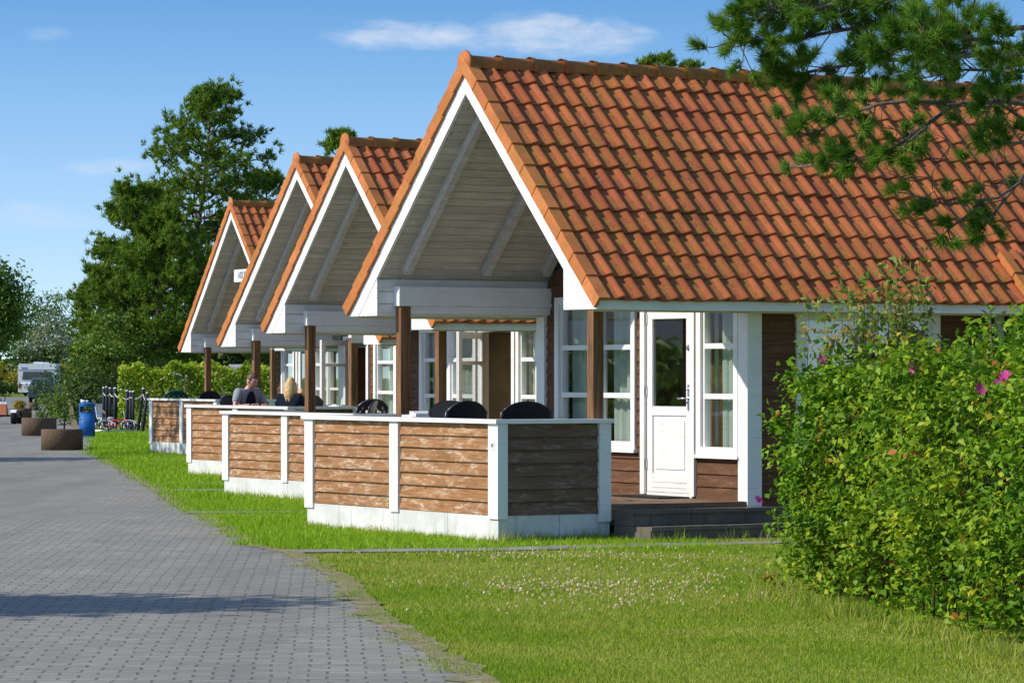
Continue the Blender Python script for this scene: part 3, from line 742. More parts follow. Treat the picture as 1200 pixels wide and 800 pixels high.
def make_fence(C, ang, label, plate=False, right_len=1.356):
    root = empty('terrace_fence', (C[0], C[1], 0), R(ang), label, 'fence', 'boarded fences round the cabin terraces')
    z0, z1 = .262, 1.195
    pl = MB()
    for q in range(4):
        a, b = W * q / 4, W * (q + 1) / 4 - .006
        pl.box((.022, max(a, .022), -.12), (.14, min(b, W - .02), z0))
    for q in range(2):
        a, b = .142 + (right_len - .142) * q / 2, .142 + (right_len - .142) * (q + 1) / 2 - .006
        pl.box((a, .022, -.05), (b, .14, z0)); pl.box((a, W - .14, -.05), (b, W - .022, z0))
    pl.build('plinth', 'painted_plinth', root)
    n = 7; pit = (z1 - z0 - .005) / n
    def boards(f, a, b):
        mb = MB()
        for q in range(n):
            zb = z0 + .005 + q * pit; zt_ = min(zb + pit + .007, z1 - .001); tb = .036 + random.uniform(-.003, .005)
            sag = random.uniform(-.0025, .0025)
            mb.hexa([f(a, .0, zb), f(b, .0, zb + sag), f(b, -tb, zb + sag), f(a, -tb, zb), f(a, .0, zt_), f(b, .0, zt_), f(b, -.008, zt_), f(a, -.008, zt_)])
            mb.hexa([f(a, .015, zb), f(b, .015, zb), f(b, .001, zb), f(a, .001, zb), f(a, .015, zt_), f(b, .015, zt_), f(b, .001, zt_), f(a, .001, zt_)])
        return mb
    ff = lambda u, d, z: (.055 + d, u, z)
    fr = lambda u, d, z: (u, .055 + d, z)
    fl = lambda u, d, z: (u, W - .055 - d, z)
    mid = W * .515; pw = .19
    boards(ff, pw - .03, mid - pw / 2 + .03).build('board_panel', 'fence_boards', root)
    boards(ff, mid + pw / 2 - .03, W - pw + .03).build('board_panel', 'fence_boards', root)
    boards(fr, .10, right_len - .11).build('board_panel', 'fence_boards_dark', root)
    boards(fl, .10, right_len - .11).build('board_panel', 'fence_boards', root)
    def pst(a, b):
        m = MB(); m.box(a, b); return m.build('post', 'white', root)
    zp = z0 - .03
    pst((.000, -.006, zp), (.118, pw, z1)); pst((.001, mid - pw / 2, zp), (.09, mid + pw / 2, z1)); pst((.000, W - pw, zp - .02), (.118, W + .008, z1))
    pst((right_len - .14, -.004, zp - .05), (right_len, .10, z1)); pst((right_len - .14, W - .10, zp - .05), (right_len, W + .004, z1))
    for a, b in (((-.035, -.03, z1 + .002), (.135, W + .03, z1 + .045)), ((.137, -.032, z1 + .001), (right_len + .02, .13, z1 + .044)), ((.137, W - .13, z1 + .001), (right_len + .02, W + .032, z1 + .044))):
        m = MB(); m.box(a, b); m.build('rail', 'white', root)
    if plate:
        m = MB(); m.box((-.006, .05, .93), (-.001, .145, 1.02)); pt = m.build('number_plate', 'white_plastic', root)
        to = text_mesh('48', .06, .001, pt)
        to.matrix_local = Matrix.Translation((-.008, .0975, .975)) @ Matrix.Rotation(R(-90), 4, 'Z') @ Matrix.Rotation(R(90), 4, 'X')
    return root

H = [dict(C=(-.147, 34.5), ang=30.5), dict(C=(-2.18, 47.2), ang=30.0), dict(C=(-3.76, 57.46), ang=29.0), dict(C=(-6.38, 73.65), ang=25.8)]
make_cabin(H[0]['C'], 30.5, 2.72, 5.13, 2.435, .86, 10.2, [('win', 2.20, 3.92, .86, 2.58, 3.05), ('door', 1.0, 2.08, 0, None, True), ('win', .17, .97, .83, 2.5, None)], (3.66, 5.57, .95, 2.38),
           'cabin beside the rose hedge with closed white door and long mossy tile roof', 1.095, 1.215, wing=True)
make_cabin(H[1]['C'], 30.0, 2.70, 5.23, 2.485, .977, 7.5, [('win', 2.0, 3.75, .86, 2.5, 2.85), ('door', .85, 1.92, 55, (1.2, 1.95), False), ('win', .16, .82, .83, 2.5, None)], None,
           'second cabin from the rose hedge, door ajar, seen through the porch before it', 1.30, 1.41, rich=False)
make_cabin(H[2]['C'], 29.0, 3.31, 5.62, 2.365, 1.18, 7.5, [('win', 1.2, 2.9, .86, 2.5, 2.05), ('door', 3.1, 4.12, 62, (1.2, 1.95), False), ('win', .16, .82, .83, 2.5, None)], None,
           'third cabin from the rose hedge, above the people sitting on their terrace', 1.495, 1.19, rich=False)
make_cabin(H[3]['C'], 25.8, 3.28, 5.66, 2.37, 1.18, 7.5, [('win', 3.05, 3.85, 1.1, 2.45, None), ('door', 2.05, 2.95, 0, None, True), ('win', .3, 1.95, .5, 2.45, 1.1)], None,
           'cabin at the far end of the row with a white board under its gable', 1.505, 1.30, number_board=True, rich=False)
make_fence(H[0]['C'], 30.5, 'low brown board fence nearest the lawn, with a small number plate', plate=True)
make_fence(H[1]['C'], 30.0, 'low brown board fence of the second cabin from the rose hedge')
make_fence(H[2]['C'], 29.0, 'low brown board fence with the seated man and woman behind it')
make_fence(H[3]['C'], 25.8, 'dull brown board fence with a green chair behind it')
def hloc(i, s, t, z=0):
    c, a = H[i]['C'], R(H[i]['ang']); return Vector((c[0] + s * math.cos(a) - t * math.sin(a), c[1] + s * math.sin(a) + t * math.cos(a), z))

# stone steps up to the first deck
st = empty('stone_steps', hloc(0, 0, 0), R(30.5), 'two dark stone steps up to the wooden deck', 'steps')
for lvl, (t0, z0, z1, x0) in enumerate(((-.72, -.03, .145, 1.38), (-.37, .147, .30, 1.385))):
    mb = MB(); xs = [x0, x0 + .72, x0 + 1.4, x0 + 2.1] if lvl else [x0, x0 + .95, x0 + 1.9]
    for a, b in zip(xs, xs[1:]):
        q = .012
        mb.hexa([(a + .003, t0, z0), (b - .003, t0, z0), (b - .003, -.018, z0), (a + .003, -.018, z0), (a + .003, t0 + q, z1 - .004), (b - .003, t0 + q, z1), (b - .003, -.018, z1), (a + .003, -.018, z1 - .002)])
        mb.hexa([(a + .003, t0 - .012, z1 - .035), (b - .003, t0 - .012, z1 - .033), (b - .003, t0 + .05, z1 - .03), (a + .003, t0 + .05, z1 - .03), (a + .006, t0 - .004, z1 + .004), (b - .006, t0 - .004, z1 + .005), (b - .006, t0 + .05, z1 + .005), (a + .006, t0 + .05, z1 + .004)])
    mb.build('step', 'step_stone', st)
mt = MB(); mt.box((2.62, 1.05, DECK + .001), (3.02, 2.0, DECK + .016)); dm = mt.build('doormat', 'rubber'); dm.location = hloc(0, 0, 0); dm.rotation_euler = (0, 0, R(30.5)); tag(dm, 'thin dark doormat on the deck before the closed white door', 'doormat')

# ------------------------------------------------------------------ vegetation
def spread(n, lo, hi): return RNG.uniform(lo, hi, size=n)
def pine(name, x, y, height, crown0, rad, label, group, lean=0, n_br=34, tufts=26, tl=.30, shape='dome', mat='far_pine', seed=1, tr=.16, needles=15, nw=.028, fork=False):
    """trunk with real limbs; needle tufts on the outer half of every limb"""
    rg = np.random.default_rng(seed)
    root = empty(name, (x, y, 0), 0, label, 'tree', group)
    tk = MB(); pts = []; nseg = 9
    for i in range(nseg + 1):
        f = i / nseg; pts.append(Vector((lean * f ** 1.3 + .12 * math.sin(f * 5 + seed), .10 * math.cos(f * 4 + seed), height * .97 * f)))
    tk.tube(pts, [tr * (1 - .88 * i / nseg) for i in range(nseg + 1)], 9); tk.build('trunk', 'pine_bark', root)
    lb = MB(); C = []; Dv = []; K = []
    for b in range(n_br):
        f = (b + .5) / n_br; z = height * (crown0 + (1 - crown0) * f)
        if shape == 'dome': prof = math.sin(PI * min(1, .18 + f * .80)) ** .7
        elif shape == 'cone': prof = (1 - f) ** .7 * .9 + .20
        else: prof = 1
        az = b * 2.399 + rg.uniform(-.5, .5); L = rad * prof * rg.uniform(.7, 1.15)
        q = z / (height * .97) * nseg; i0 = min(nseg - 1, int(q)); p0 = pts[i0].lerp(pts[i0 + 1], min(1, q - i0))
        up = rg.uniform(.05, .45) + (.5 if f > .8 else 0); bp = [p0]; d = Vector((math.cos(az), math.sin(az), up * .6)).normalized()
        for s_ in range(5):
            d = (d + Vector((rg.normal() * .14, rg.normal() * .14, .10 + rg.normal() * .08))).normalized(); bp.append(bp[-1] + d * L / 5)
        lb.tube(bp, [tr * .32 * (1 - f * .5) * (1 - .8 * i / 5) + .008 for i in range(6)], 5)
        for t_ in range(tufts):
            u = rg.uniform(.35, 1.0) ** .8 * 5; i1 = min(4, int(u)); p = bp[i1].lerp(bp[i1 + 1], u - i1)
            spreadr = .10 + .20 * L * rg.uniform(.3, 1)
            p = p + Vector((rg.normal() * spreadr * .8, rg.normal() * spreadr * .8, rg.normal() * spreadr * .40 + .05))
            C.append(p); Dv.append((d + Vector((rg.normal() * .6, rg.normal() * .6, .55 + rg.normal() * .3))).normalized()); K.append(rg.uniform(0, 1))
    lb.build('limb', 'pine_bark', root)
    C = np.array([tuple(c) for c in C]); Dv = np.array([tuple(c) for c in Dv]); K = np.array(K)
    n = len(C); CC = np.repeat(C, needles, 0); DD = unit(np.repeat(Dv, needles, 0) * .8 + rg.normal(size=(n * needles, 3)) * .62)
    CC = CC + rg.normal(size=CC.shape) * tl * .16
    V = blades(CC, DD, tl * rg.uniform(.6, 1.1, n * needles), nw)
    rn = np.clip(np.repeat(K, needles) * .55 + rg.uniform(0, .45, n * needles), 0, 1)
    np_mesh('crown', V, 3, rn, mat, root)
    return root
def leafy(name, x, y, z0, blobs, n, L, label, cat, group=None, mat='broad_leaf', seed=1, trunk=None, droop=0, hollow=.55, parts=('trunk', 'crown'), W=.6, rz=0):
    """crown made of many leaf faces through the volume of several lumps; blobs: (x, y, z, rx, ry, rz) about the base"""
    rg = np.random.default_rng(seed); root = empty(name, (x, y, z0), rz, label, cat, group)
    if trunk:
        tk = MB()
        for t in trunk: tk.tube(*t, 7)
        tk.build(parts[0], 'bark', root)
    vol = np.array([b[3] * b[4] + b[3] * b[5] for b in blobs]); vol = vol / vol.sum(); Cs = []; Ns = []; Rn = []
    for b, f in zip(blobs, vol):
        m = int(n * f); nc = max(6, m // 26); d = unit(rg.normal(size=(nc, 3))); rr = rg.uniform(hollow, 1.0, (nc, 1)) ** .6
        cc = d * rr * np.array(b[3:6]) * (1 + .22 * rg.normal(size=(nc, 1))) + np.array(b[:3])
        cs = .30 * min(b[3:6])
        idx = rg.integers(0, nc, m); p = cc[idx] + rg.normal(size=(m, 3)) * cs * np.array([1, 1, .7])
        p[:, 2] = np.maximum(p[:, 2], .02)
        nn = unit(d[idx] * .7 + rg.normal(size=(m, 3)) * .6 + np.array([0, 0, .5])); Cs.append(p); Ns.append(nn)
        Rn.append(np.clip(rg.uniform(0, 1, nc)[idx] * .6 + rg.uniform(0, .4, m), 0, 1))
    C = np.concatenate(Cs); N = np.concatenate(Ns); rn = np.concatenate(Rn)
    if droop:
        V = blades(C, unit(np.stack([rg.normal(size=len(C)) * .38, rg.normal(size=len(C)) * .38, -np.ones(len(C))], 1)), L * rg.uniform(.5, 1.2, len(C)), L * .20); k = 3
    else: V = leaves(C, N, L * rg.uniform(.6, 1.2, len(C)), L * W * rg.uniform(.7, 1.1, len(C))); k = 4
    np_mesh(parts[1], V, k, rn, mat, root)
    return root

# --- tall pines behind the row
FP = dict(tl=.24, nw=.05, needles=20)
pine('pine_tree', -12.2, 129, 12.4, .36, 2.9, 'tall dark pine with open branches, highest of the pines by the road', 'pines behind the cabins', lean=.7, n_br=66, tufts=33, seed=3, tr=.20, **FP)
pine('pine_tree', -14.0, 125, 8.5, .20, 2.6, 'broad bushy pine standing before the tall one, reaching lower', 'pines behind the cabins', lean=.3, n_br=56, tufts=34, seed=5, shape='cone', tr=.16, **FP)
pine('pine_tree', -12.8, 124, 7.6, .25, 2.3, 'mid height pine crown between the tall pine and the first gable', 'pines behind the cabins', lean=.1, n_br=48, tufts=38, seed=8, tr=.15, **FP)
pine('pine_tree', -15.3, 126, 5.6, .2, 1.35, 'lowest outer pine crown at the road side of the pine group', 'pines behind the cabins', lean=.1, n_br=36, tufts=30, seed=18, tr=.12, **FP)
pine('pine_tree', -9.6, 132, 9.4, .35, 2.3, 'yellowish pine crown rising behind the second and third roofs', 'pines behind the cabins', n_br=42, tufts=26, seed=9, **FP)
pine('pine_tree', -8.6, 126, 6.4, .15, 2.2, 'low pine crown hidden mostly behind the last cabin roof', 'pines behind the cabins', n_br=36, tufts=26, seed=19, **FP)
pine('pine_tree', -6.15, 122, 10.5, .40, 1.3, 'narrow pine top just showing over the second ridge', 'pines behind the cabins', n_br=40, tufts=20, seed=10, **FP)
for i, (px, tp, lab) in enumerate(((762, 62, 'small pine tips above the long ridge, standing apart from the big bough'), (786, 58, 'small pine tips above the long ridge, tallest of them'), (812, 66, 'small pine tips above the long ridge, beside the big pine bough'))):
    p = P(px, tp, 84); pine('pine_tree', p.x, 84, p.z, .5, .75, lab, 'pines behind the cabins', n_br=26, tufts=18, seed=30 + i, tl=.16, nw=.03, needles=18)
# --- willow, shrubs and field edge at the far end of the road
leafy('weeping_tree', -26.2, 172, 0, [(0, 0, 6.0, 1.5, 1.5, 1.7), (-1.2, 0, 4.9, 1.5, 1.5, 2.2), (.5, 0, 4.6, .9, 1.3, 1.9), (-.8, 0, 3.9, 1.3, 1.5, 1.6), (-3.2, 0, 4.8, 1.8, 1.5, 2.2)], 17000, .32,
      'dark weeping tree hanging over the far end of the road', 'tree', 'trees at the far end of the road', 'broad_leaf', 41, trunk=[([(-1.6, 0, 0), (-1.2, 0, 3), (0, 0, 6.4)], [.22, .18, .06])], hollow=.2, W=.4)
leafy('willow_tree', -41.6, 300, 0, [(0, 0, 6.9, 2.3, 1.5, 2.3), (-1.8, 0, 5.2, 2.3, 1.5, 2.3), (1.4, 0, 4.6, 2.0, 1.5, 2.0)], 4600, .42, 'olive green tree behind the caravan, beside the weeping tree', 'tree', 'trees at the far end of the road', 'broad_leaf', 42,
      trunk=[([(0, 0, 0), (0, 0, 5)], [.2, .06])], W=.35)
leafy('silver_shrub', -39.5, 294, 0, [(0, 0, 4.2, 2.5, 1.5, 2.4), (2.0, 0, 3.5, 2.0, 1.5, 1.9), (-1.5, 0, 3.0, 1.9, 1.4, 1.8)], 4600, .36, 'pale silvery willow shrub above the caravan roof', 'shrub', 'trees at the far end of the road', 'grey_leaf', 43, W=.35, parts=('trunk', 'foliage'))
leafy('dark_shrub', -37.5, 286, 0, [(0, 0, 2.3, 2.4, 1.2, 1.9), (-2.2, 0, 2.3, 2.2, 1.2, 1.7), (3.0, 0, 2.0, 2.2, 1.2, 1.6), (5.4, 0, 1.8, 2.0, 1.2, 1.5)], 5200, .34, 'dark rounded shrub behind the caravan and car', 'shrub', 'trees at the far end of the road', 'dark_leaf', 44, parts=('trunk', 'foliage'))
leafy('field_hedge', -44.6, 272, 0, [(x_, 0, .75, 1.6, .8, .8) for x_ in np.arange(-8, 4, 1.3)], 4200, .26, 'dark clipped hedge beside the caravan, under the weeping tree', 'hedge', None, 'dark_leaf', 45, parts=('trunk', 'foliage'))
leafy('field_hedge', -42.0, 278, 0, [(x_, 0, 1.7, 1.6, .8, .95) for x_ in np.arange(-8, 14, 1.3)], 6000, .26, 'yellow green field hedge showing behind the caravan roof', 'hedge', None, 'gold_leaf', 46, parts=('trunk', 'foliage'))
# --- dark bush and light small tree by the bin
leafy('laurel_bush', -14.7, 119, 0, [(0, 0, .95, 1.1, .9, .9), (-1.0, 0, .8, .8, .8, .75), (.85, 0, .75, .6, .8, .7)], 4200, .15, 'dark green bush behind the blue bin', 'bush', None, 'dark_leaf', 47, parts=('trunk', 'foliage'))
leafy('small_tree', -14.4, 122, 0, [(-.4, 0, 2.6, 1.0, .9, .6), (.6, 0, 2.9, 1.0, .9, .6), (1.3, 0, 2.1, .9, .8, .5), (-1.0, 0, 1.9, .9, .8, .5), (.2, 0, 3.6, .7, .7, .4)], 2800, .15, 'small light green tree with open branches above the dark bush', 'tree', None, 'broad_leaf', 48,
      trunk=[([(0, 0, 0), (.1, 0, 1.4), (.5, 0, 3.2)], [.07, .06, .02]), ([(.1, 0, 1.2), (-.8, 0, 2.4)], [.04, .015]), ([(.1, 0, 1.3), (1.2, 0, 2.1)], [.04, .015])])
# --- clipped rose hedge behind the last terrace
def box_hedge(name, x0, x1, y, depth, h, n, L, label, mat, seed, parent_cat='hedge', slope=0):
    rg = np.random.default_rng(seed); root = empty(name, ((x0 + x1) / 2, y, 0), 0, label, parent_cat)
    lx = (x1 - x0)
    u = rg.uniform(-.5, .5, n) * lx; face = rg.uniform(0, 1, n)
    hh = h * (1 + .05 * np.sin(u * 2.1 + seed) + .04 * np.sin(u * 5.3) + .03 * np.sin(u * 11)); d = rg.uniform(0, 1, n) ** 2 * .28
    z = np.where(face < .62, rg.uniform(.03, 1, n) * hh, hh - d); yy = np.where(face < .62, -depth / 2 + d + .10 * np.sin(u * 3.7 + z * 3), rg.uniform(-.5, .5, n) * depth)
    C = np.stack([u, yy + slope * u, z + rg.normal(size=n) * .05], 1)
    N = unit(np.stack([rg.normal(size=n) * .5, np.where(face < .62, -.7, 0) + rg.normal(size=n) * .4, .6 + rg.normal(size=n) * .4], 1))
    cl = .5 + .5 * np.sin(u * 4.1 + z * 5 + 1.3 * np.sin(u * 1.7)); rn = np.clip(.45 * cl + rg.uniform(0, .6, n), 0, 1)
    np_mesh('foliage', leaves(C, N, L * rg.uniform(.6, 1.2, n), L * .62), 4, rn, mat, root)
    return root
hg = box_hedge('clipped_hedge', -12.6, -2.6, 110, 1.6, 2.02, 19000, .13, 'bright yellow green rose hedge behind the dull board fence', 'lime_leaf', 51)
for i in range(12):
    f = MB(); f.ball((0, 0, 0), (.035, .02, .03), 7, 5); o = f.build('flower', 'pink_cloth', hg); o.location = (random.uniform(-4.6, 1.5), -.95 + random.uniform(-.05, .05), random.uniform(1.2, 2.05))
# --- far wood closing the view
def far_wood():
    rg = np.random.default_rng(61); n = 26000
    x = rg.uniform(-75, 90, n); top = 3.6 + 1.6 * np.sin(x * .22) + 1.1 * np.sin(x * .53 + 1) + .6 * np.sin(x * 1.7)
    top = np.where(x < -30, np.minimum(top, 3.0), top)
    z = top * rg.uniform(0, 1, n) ** .7; y = 300 + rg.uniform(-3, 3, n) + 8 * np.sin(x * .1)
    N = unit(np.stack([rg.normal(size=n) * .6, -.6 + rg.normal(size=n) * .4, .6 + rg.normal(size=n) * .4], 1))
    cl = .5 + .5 * np.sin(x * 1.3 + z * 2); o = np_mesh('far_wood', leaves(np.stack([x, y, z], 1), N, .8 * rg.uniform(.6, 1.3, n), .6), 4, np.clip(cl * .5 + rg.uniform(0, .5, n), 0, 1), 'broad_leaf')
    tag(o, 'distant line of green trees closing the view', 'trees', kind='stuff')
    n = 12000; x = rg.uniform(-14, 8, n); top = 3.4 + .8 * np.sin(x * .9) + .5 * np.sin(x * 2.1)
    z = top * rg.uniform(0, 1, n) ** .7; y = 134 + rg.uniform(-1.5, 1.5, n); N = unit(np.stack([rg.normal(size=n) * .6, -.6 + rg.normal(size=n) * .4, .6 + rg.normal(size=n) * .4], 1))
    o = np_mesh('thicket', leaves(np.stack([x, y, z], 1), N, .34 * rg.uniform(.6, 1.3, n), .24), 4, np.clip(rg.uniform(0, 1, n), 0, 1), 'dark_leaf')
    tag(o, 'dense dark undergrowth below the pines behind the cabins', 'undergrowth', kind='stuff')
far_wood()
# --- across the road, out of the picture: what the windows mirror and what shades the road
leafy('shade_tree', -10.0, 23.4, 0, [(0, 0, 4.6, 1.3, .9, 1.5), (.2, 0, 3.2, 1.5, .9, 1.1)], 8000, .22, 'leafy tree across the road that throws the shadow on the paving', 'tree', 'trees across the road', 'broad_leaf', 71, trunk=[([(0, 0, 0), (0, 0, 4)], [.14, .06])])
leafy('shade_tree', -18.6, 73.6, 0, [(0, 0, 9.2, 1.7, 2.2, 1.3)], 750, .3, 'tall leafy tree across the road shading the last cabin', 'tree', 'trees across the road', 'broad_leaf', 73, trunk=[([(0, 0, 0), (0, 0, 8)], [.18, .06])])
leafy('shade_tree', -16.6, 69.6, 0, [(0, 0, 4.2, 1.5, 1.6, 1.4)], 2600, .3, 'leafy tree across the road near the planters', 'tree', 'trees across the road', 'broad_leaf', 72, trunk=[([(0, 0, 0), (0, 0, 4)], [.14, .06])])
for i, (x_, y_, h_) in enumerate(((-34, 52, 2.1), (-42, 58, 2.3), (-30, 60, 2.0), (-50, 66, 2.5), (-26, 46, 1.9), (-58, 78, 2.7), (-38, 72, 2.3), (-66, 74, 2.8))):
    leafy('roadside_tree', x_, y_, 0, [(0, 0, h_ * .62, 3.4, 3.0, h_ * .42), (2.2, .5, h_ * .45, 2.2, 2, h_ * .38), (-2.4, .3, h_ * .42, 2.4, 2, h_ * .36), (0, 0, h_ * .25, 3.5, 2, h_ * .25)], 2600, .5,
          'bushy green tree across the road, mirrored in the cabin windows', 'tree', 'bushy trees across the road', 'broad_leaf', 80 + i)
aw = MB(); aw.prism([(-66, 58, 0), (-66, 58, 3.1), (-56, 70, 4.6), (-46, 82, 3.1), (-46, 82, 0)], (-8, 6, 0)); tag(aw.build('pale_tent', 'awning'), 'pale tent roof across the road, mirrored in the cabin windows', 'tent')

# --- rose hedge in front of the first cabin
def rose_hedge():
    rg = np.random.default_rng(91)
    root = empty('rose_hedge', (2.1, 26.4, 0), 0, 'tall overgrown rose hedge with pink flowers on the lawn', 'hedge')
    a = Vector((2.30, 26.3)); b = Vector((3.58, 18.4)); ax = (b - a).normalized(); nx = Vector((-ax.y, ax.x)) * -1     # nx points to the road side
    if nx.x > 0: nx = -nx
    Lh = (b - a).length; depth = 2.0
    def top(u): return 1.62 + .055 * u + .08 * math.sin(u * 2.3) - .16 * max(0, .4 - u) + .06 * math.sin(u * 5.1 + 1)
    Cs = []; Ns = []; Rn = []
    def bulge(u, z): return min(.26, bulge_(u, z))
    def bulge_(u, z): return .14 * math.sin(u * 1.9 + z * 1.3) + .14 * math.sin(u * 4.3 - z * 3.1 + math.sin(z * 2)) + .11 * math.sin(u * 8.3 + z * 6.1) + .06 * math.sin(u * 15 - z * 11) - .05 * max(0, .45 - z) + .16 * math.sin(min(1, z / 1.7) * PI)
    # sprays: many leaf clusters on the hedge's faces
    ncl = 6900
    for i in range(ncl):
        r = rg.uniform()
        dep = rg.uniform(0, 1) ** 1.5 * .62
        if r < .44:                                  # long road-side face
            u = rg.uniform(-.1, Lh); z = rg.uniform(.02, 1) ** .9 * top(u); o = bulge(u, z) - dep; w_ = o; nrm_ = Vector((nx.x, nx.y, .35)); p = a + ax * u + nx * w_
        elif r < .66:                                # end face towards the cabin
            v = rg.uniform(0, depth); z = rg.uniform(.02, 1) ** .9 * top(0); o = bulge(v + 3, z) * .6 - dep; p = a - nx * v - ax * o + ax * .10 * v; nrm_ = Vector((-ax.x, -ax.y, .35)); 
        elif r < .80:                                # back face
            u = rg.uniform(-.1, Lh); z = rg.uniform(.02, 1) ** .9 * top(u); o = bulge(u + 5, z) - dep; p = a + ax * u - nx * (depth + o); nrm_ = Vector((-nx.x, -nx.y, .35))
        else:                                        # top
            u = rg.uniform(-.2, Lh); v = rg.uniform(-.05, depth); z = top(u) - dep * .7 + .07 * math.sin(v * 5 + u * 3) - .25 * max(0, .25 - v) ; p = a + ax * u - nx * v; nrm_ = Vector((0, 0, 1))
        if mnoise.noise((p.x * 2.6, p.y * 2.6, z * 2.1)) + .5 * mnoise.noise((p.x * 6, p.y * 6, z * 5)) < -.20: continue
        m = int(rg.integers(9, 17)); c = np.array((p.x - 2.1, p.y - 26.4, z)); k = rg.uniform()
        out = np.array(nrm_.normalized()); stem = unit((out * .8 + np.array([0, 0, .5]) + rg.normal(size=3) * .5)[None])[0]
        t = rg.uniform(0, 1, m)[:, None]; pts = c + stem * t * .16 + rg.normal(size=(m, 3)) * np.array([.045, .045, .042]); pts[:, 2] = np.maximum(pts[:, 2], .015)
        Cs.append(pts); Ns.append(unit(out * .5 + np.array([0, 0, .55]) + rg.normal(size=(m, 3)) * .55)); Rn.append(np.clip(k * .62 + rg.uniform(-.05, .36, m) + (.25 if rg.uniform() < .03 else 0), 0, 1))
    C = np.concatenate(Cs); N = np.concatenate(Ns); rn = np.concatenate(Rn); n = len(C)
    np_mesh('foliage', leaves(C, N, rg.uniform(.036, .086, n), rg.uniform(.024, .052, n)), 4, rn, 'rose_leaf', root)
    sm = MB()
    for i in range(230):
        r = rg.uniform(); u = rg.uniform(0, Lh); v = rg.uniform(.1, .8) if r < .7 else rg.uniform(.1, depth); 
        if r > .7: u = rg.uniform(.1, .7)
        p = a + ax * u - nx * v; x, y = p.x - 2.1, p.y - 26.4; h = rg.uniform(.9, 1.75); dx, dy = rg.normal() * .16, rg.normal() * .16
        sm.tube([(x, y, 0), (x + dx * .4, y + dy * .4, h * .5), (x + dx + nx.x * .12, y + dy + nx.y * .12, h)], [.008, .006, .003], 4)
    sm.build('stems', 'twig', root)
    fm = MB()
    for k in range(5):
        t = 2 * PI * k / 5 + .3; er = Vector((math.cos(t), 0, math.sin(t))); es = Vector((-math.sin(t), 0, math.cos(t))); q = Vector((0, -1, 0))
        fm.add([q * .004, er * .022 + es * .017 + q * .010, er * .045 + es * .021 + q * .020, er * .050 + q * .016, er * .045 - es * .021 + q * .020, er * .022 - es * .017 + q * .010], [(0, 1, 2, 3), (0, 3, 4, 5)], None, True)
    def flower(p):
        o = fm.build('flower', 'petal', root); o.location = p - Vector((2.1, 26.4, 0)); o.rotation_euler = (rg.normal() * .5, rg.normal() * .4, rg.normal() * .6); o.scale = (.82,) * 3
        return o
    for px, py, Y in ((1069, 432, 23.6), (1072, 428, 23.6), (1111, 420, 23.2), (1178, 441, 21.3), (1172, 444, 21.3), (888, 586, 27.6), (963, 422, 26.0), (1150, 455, 22.0)): flower(P(px, py, Y))
    hp = []
    return root
rose_hedge()
# sparse reddish shoots standing above the hedge
def sparse_shrub():
    rg = np.random.default_rng(101); base = P(1010, 600, 26.2); root = empty('wild_shrub', (base.x, base.y, 0), 0, 'sparse wild shrub with reddish shoots rising above the rose hedge', 'shrub')
    st_ = MB(); C = []; N = []; Rn = []
    for px, py, Y in ((948, 345, 26.4), (962, 350, 26.6), (985, 330, 26.3), (1000, 345, 26), (1018, 352, 26.2), (1038, 308, 26.3), (1052, 318, 26.1), (1060, 298, 26.2), (1080, 292, 26.3), (1075, 330, 26), (1092, 338, 26.2), (1030, 335, 26.4), (1010, 322, 26.2), (1066, 352, 26.1), (1045, 345, 26), (995, 372, 26.1), (1025, 375, 26.2), (1056, 378, 26.1), (975, 385, 26.0), (1040, 392, 26.2), (1008, 398, 26.3), (1070, 390, 26.3)):
        t = P(px, py, Y) - Vector((base.x, base.y, 0)); b0 = Vector((t.x * .55 + rg.normal() * .05, t.y * .6, 1.0)); mid = (b0 + t) / 2 + Vector((rg.normal() * .04, rg.normal() * .05, .03))
        pts = [b0, mid, t]; st_.tube(pts, [.006, .004, .0015], 4)
        for q in range(120):
            u = rg.uniform(.15, 1) ** 1.2 * 2; i0 = min(1, int(u)); p = pts[i0].lerp(pts[i0 + 1], u - i0) + Vector((rg.normal() * .045, rg.normal() * .06, rg.normal() * .04))
            C.append(tuple(p)); N.append(tuple(rg.normal(size=3) + np.array([-.3, -.3, .5]))); Rn.append(rg.uniform(0, 1))
    st_.build('stem', 'twig', root); C = np.array(C); N = unit(np.array(N)); n = len(C)
    np_mesh('foliage', leaves(C, N, rg.uniform(.05, .092, n), rg.uniform(.024, .042, n)), 4, Rn, 'shoot_leaf', root)
sparse_shrub()
def lily():
    rg = np.random.default_rng(111); base = P(1165, 500, 22.4); root = empty('tall_perennial', (base.x, base.y, 0), 0, 'light green stalk plant with long leaves sticking out of the rose hedge', 'plant')
    st_ = MB(); V = []
    for px, py in ((1160, 360), (1186, 396), (1197, 380), (1150, 396), (1176, 408), (1140, 415)):
        t = P(px, py, 22.4 + rg.uniform(-.2, .2)) - Vector((base.x, base.y, 0)); b0 = Vector((t.x * .5, t.y, 1.4)); st_.tube([b0, (b0 + t) / 2 + Vector((.01, 0, 0)), t], [.008, .007, .004], 5)
        m = 34
        for q in range(m):
            f = .3 + .7 * q / m; p = b0.lerp(t, f); az = q * 2.4; d = Vector((math.cos(az), math.sin(az), .55 + .5 * (f > .9))).normalized(); L = .15 * (1.15 - .5 * f); s_ = d.cross(Vector((0, 0, 1))).normalized() * .017
            e = p + d * L; e.z -= .025; mid = p + d * L * .5
            V.append([tuple(p), tuple(mid + s_), tuple(e), tuple(mid - s_)])
    st_.build('stem', 'twig', root); V = np.array(V); np_mesh('foliage', V, 4, rg.uniform(0, 1, len(V)), 'lily_leaf', root)
lily()
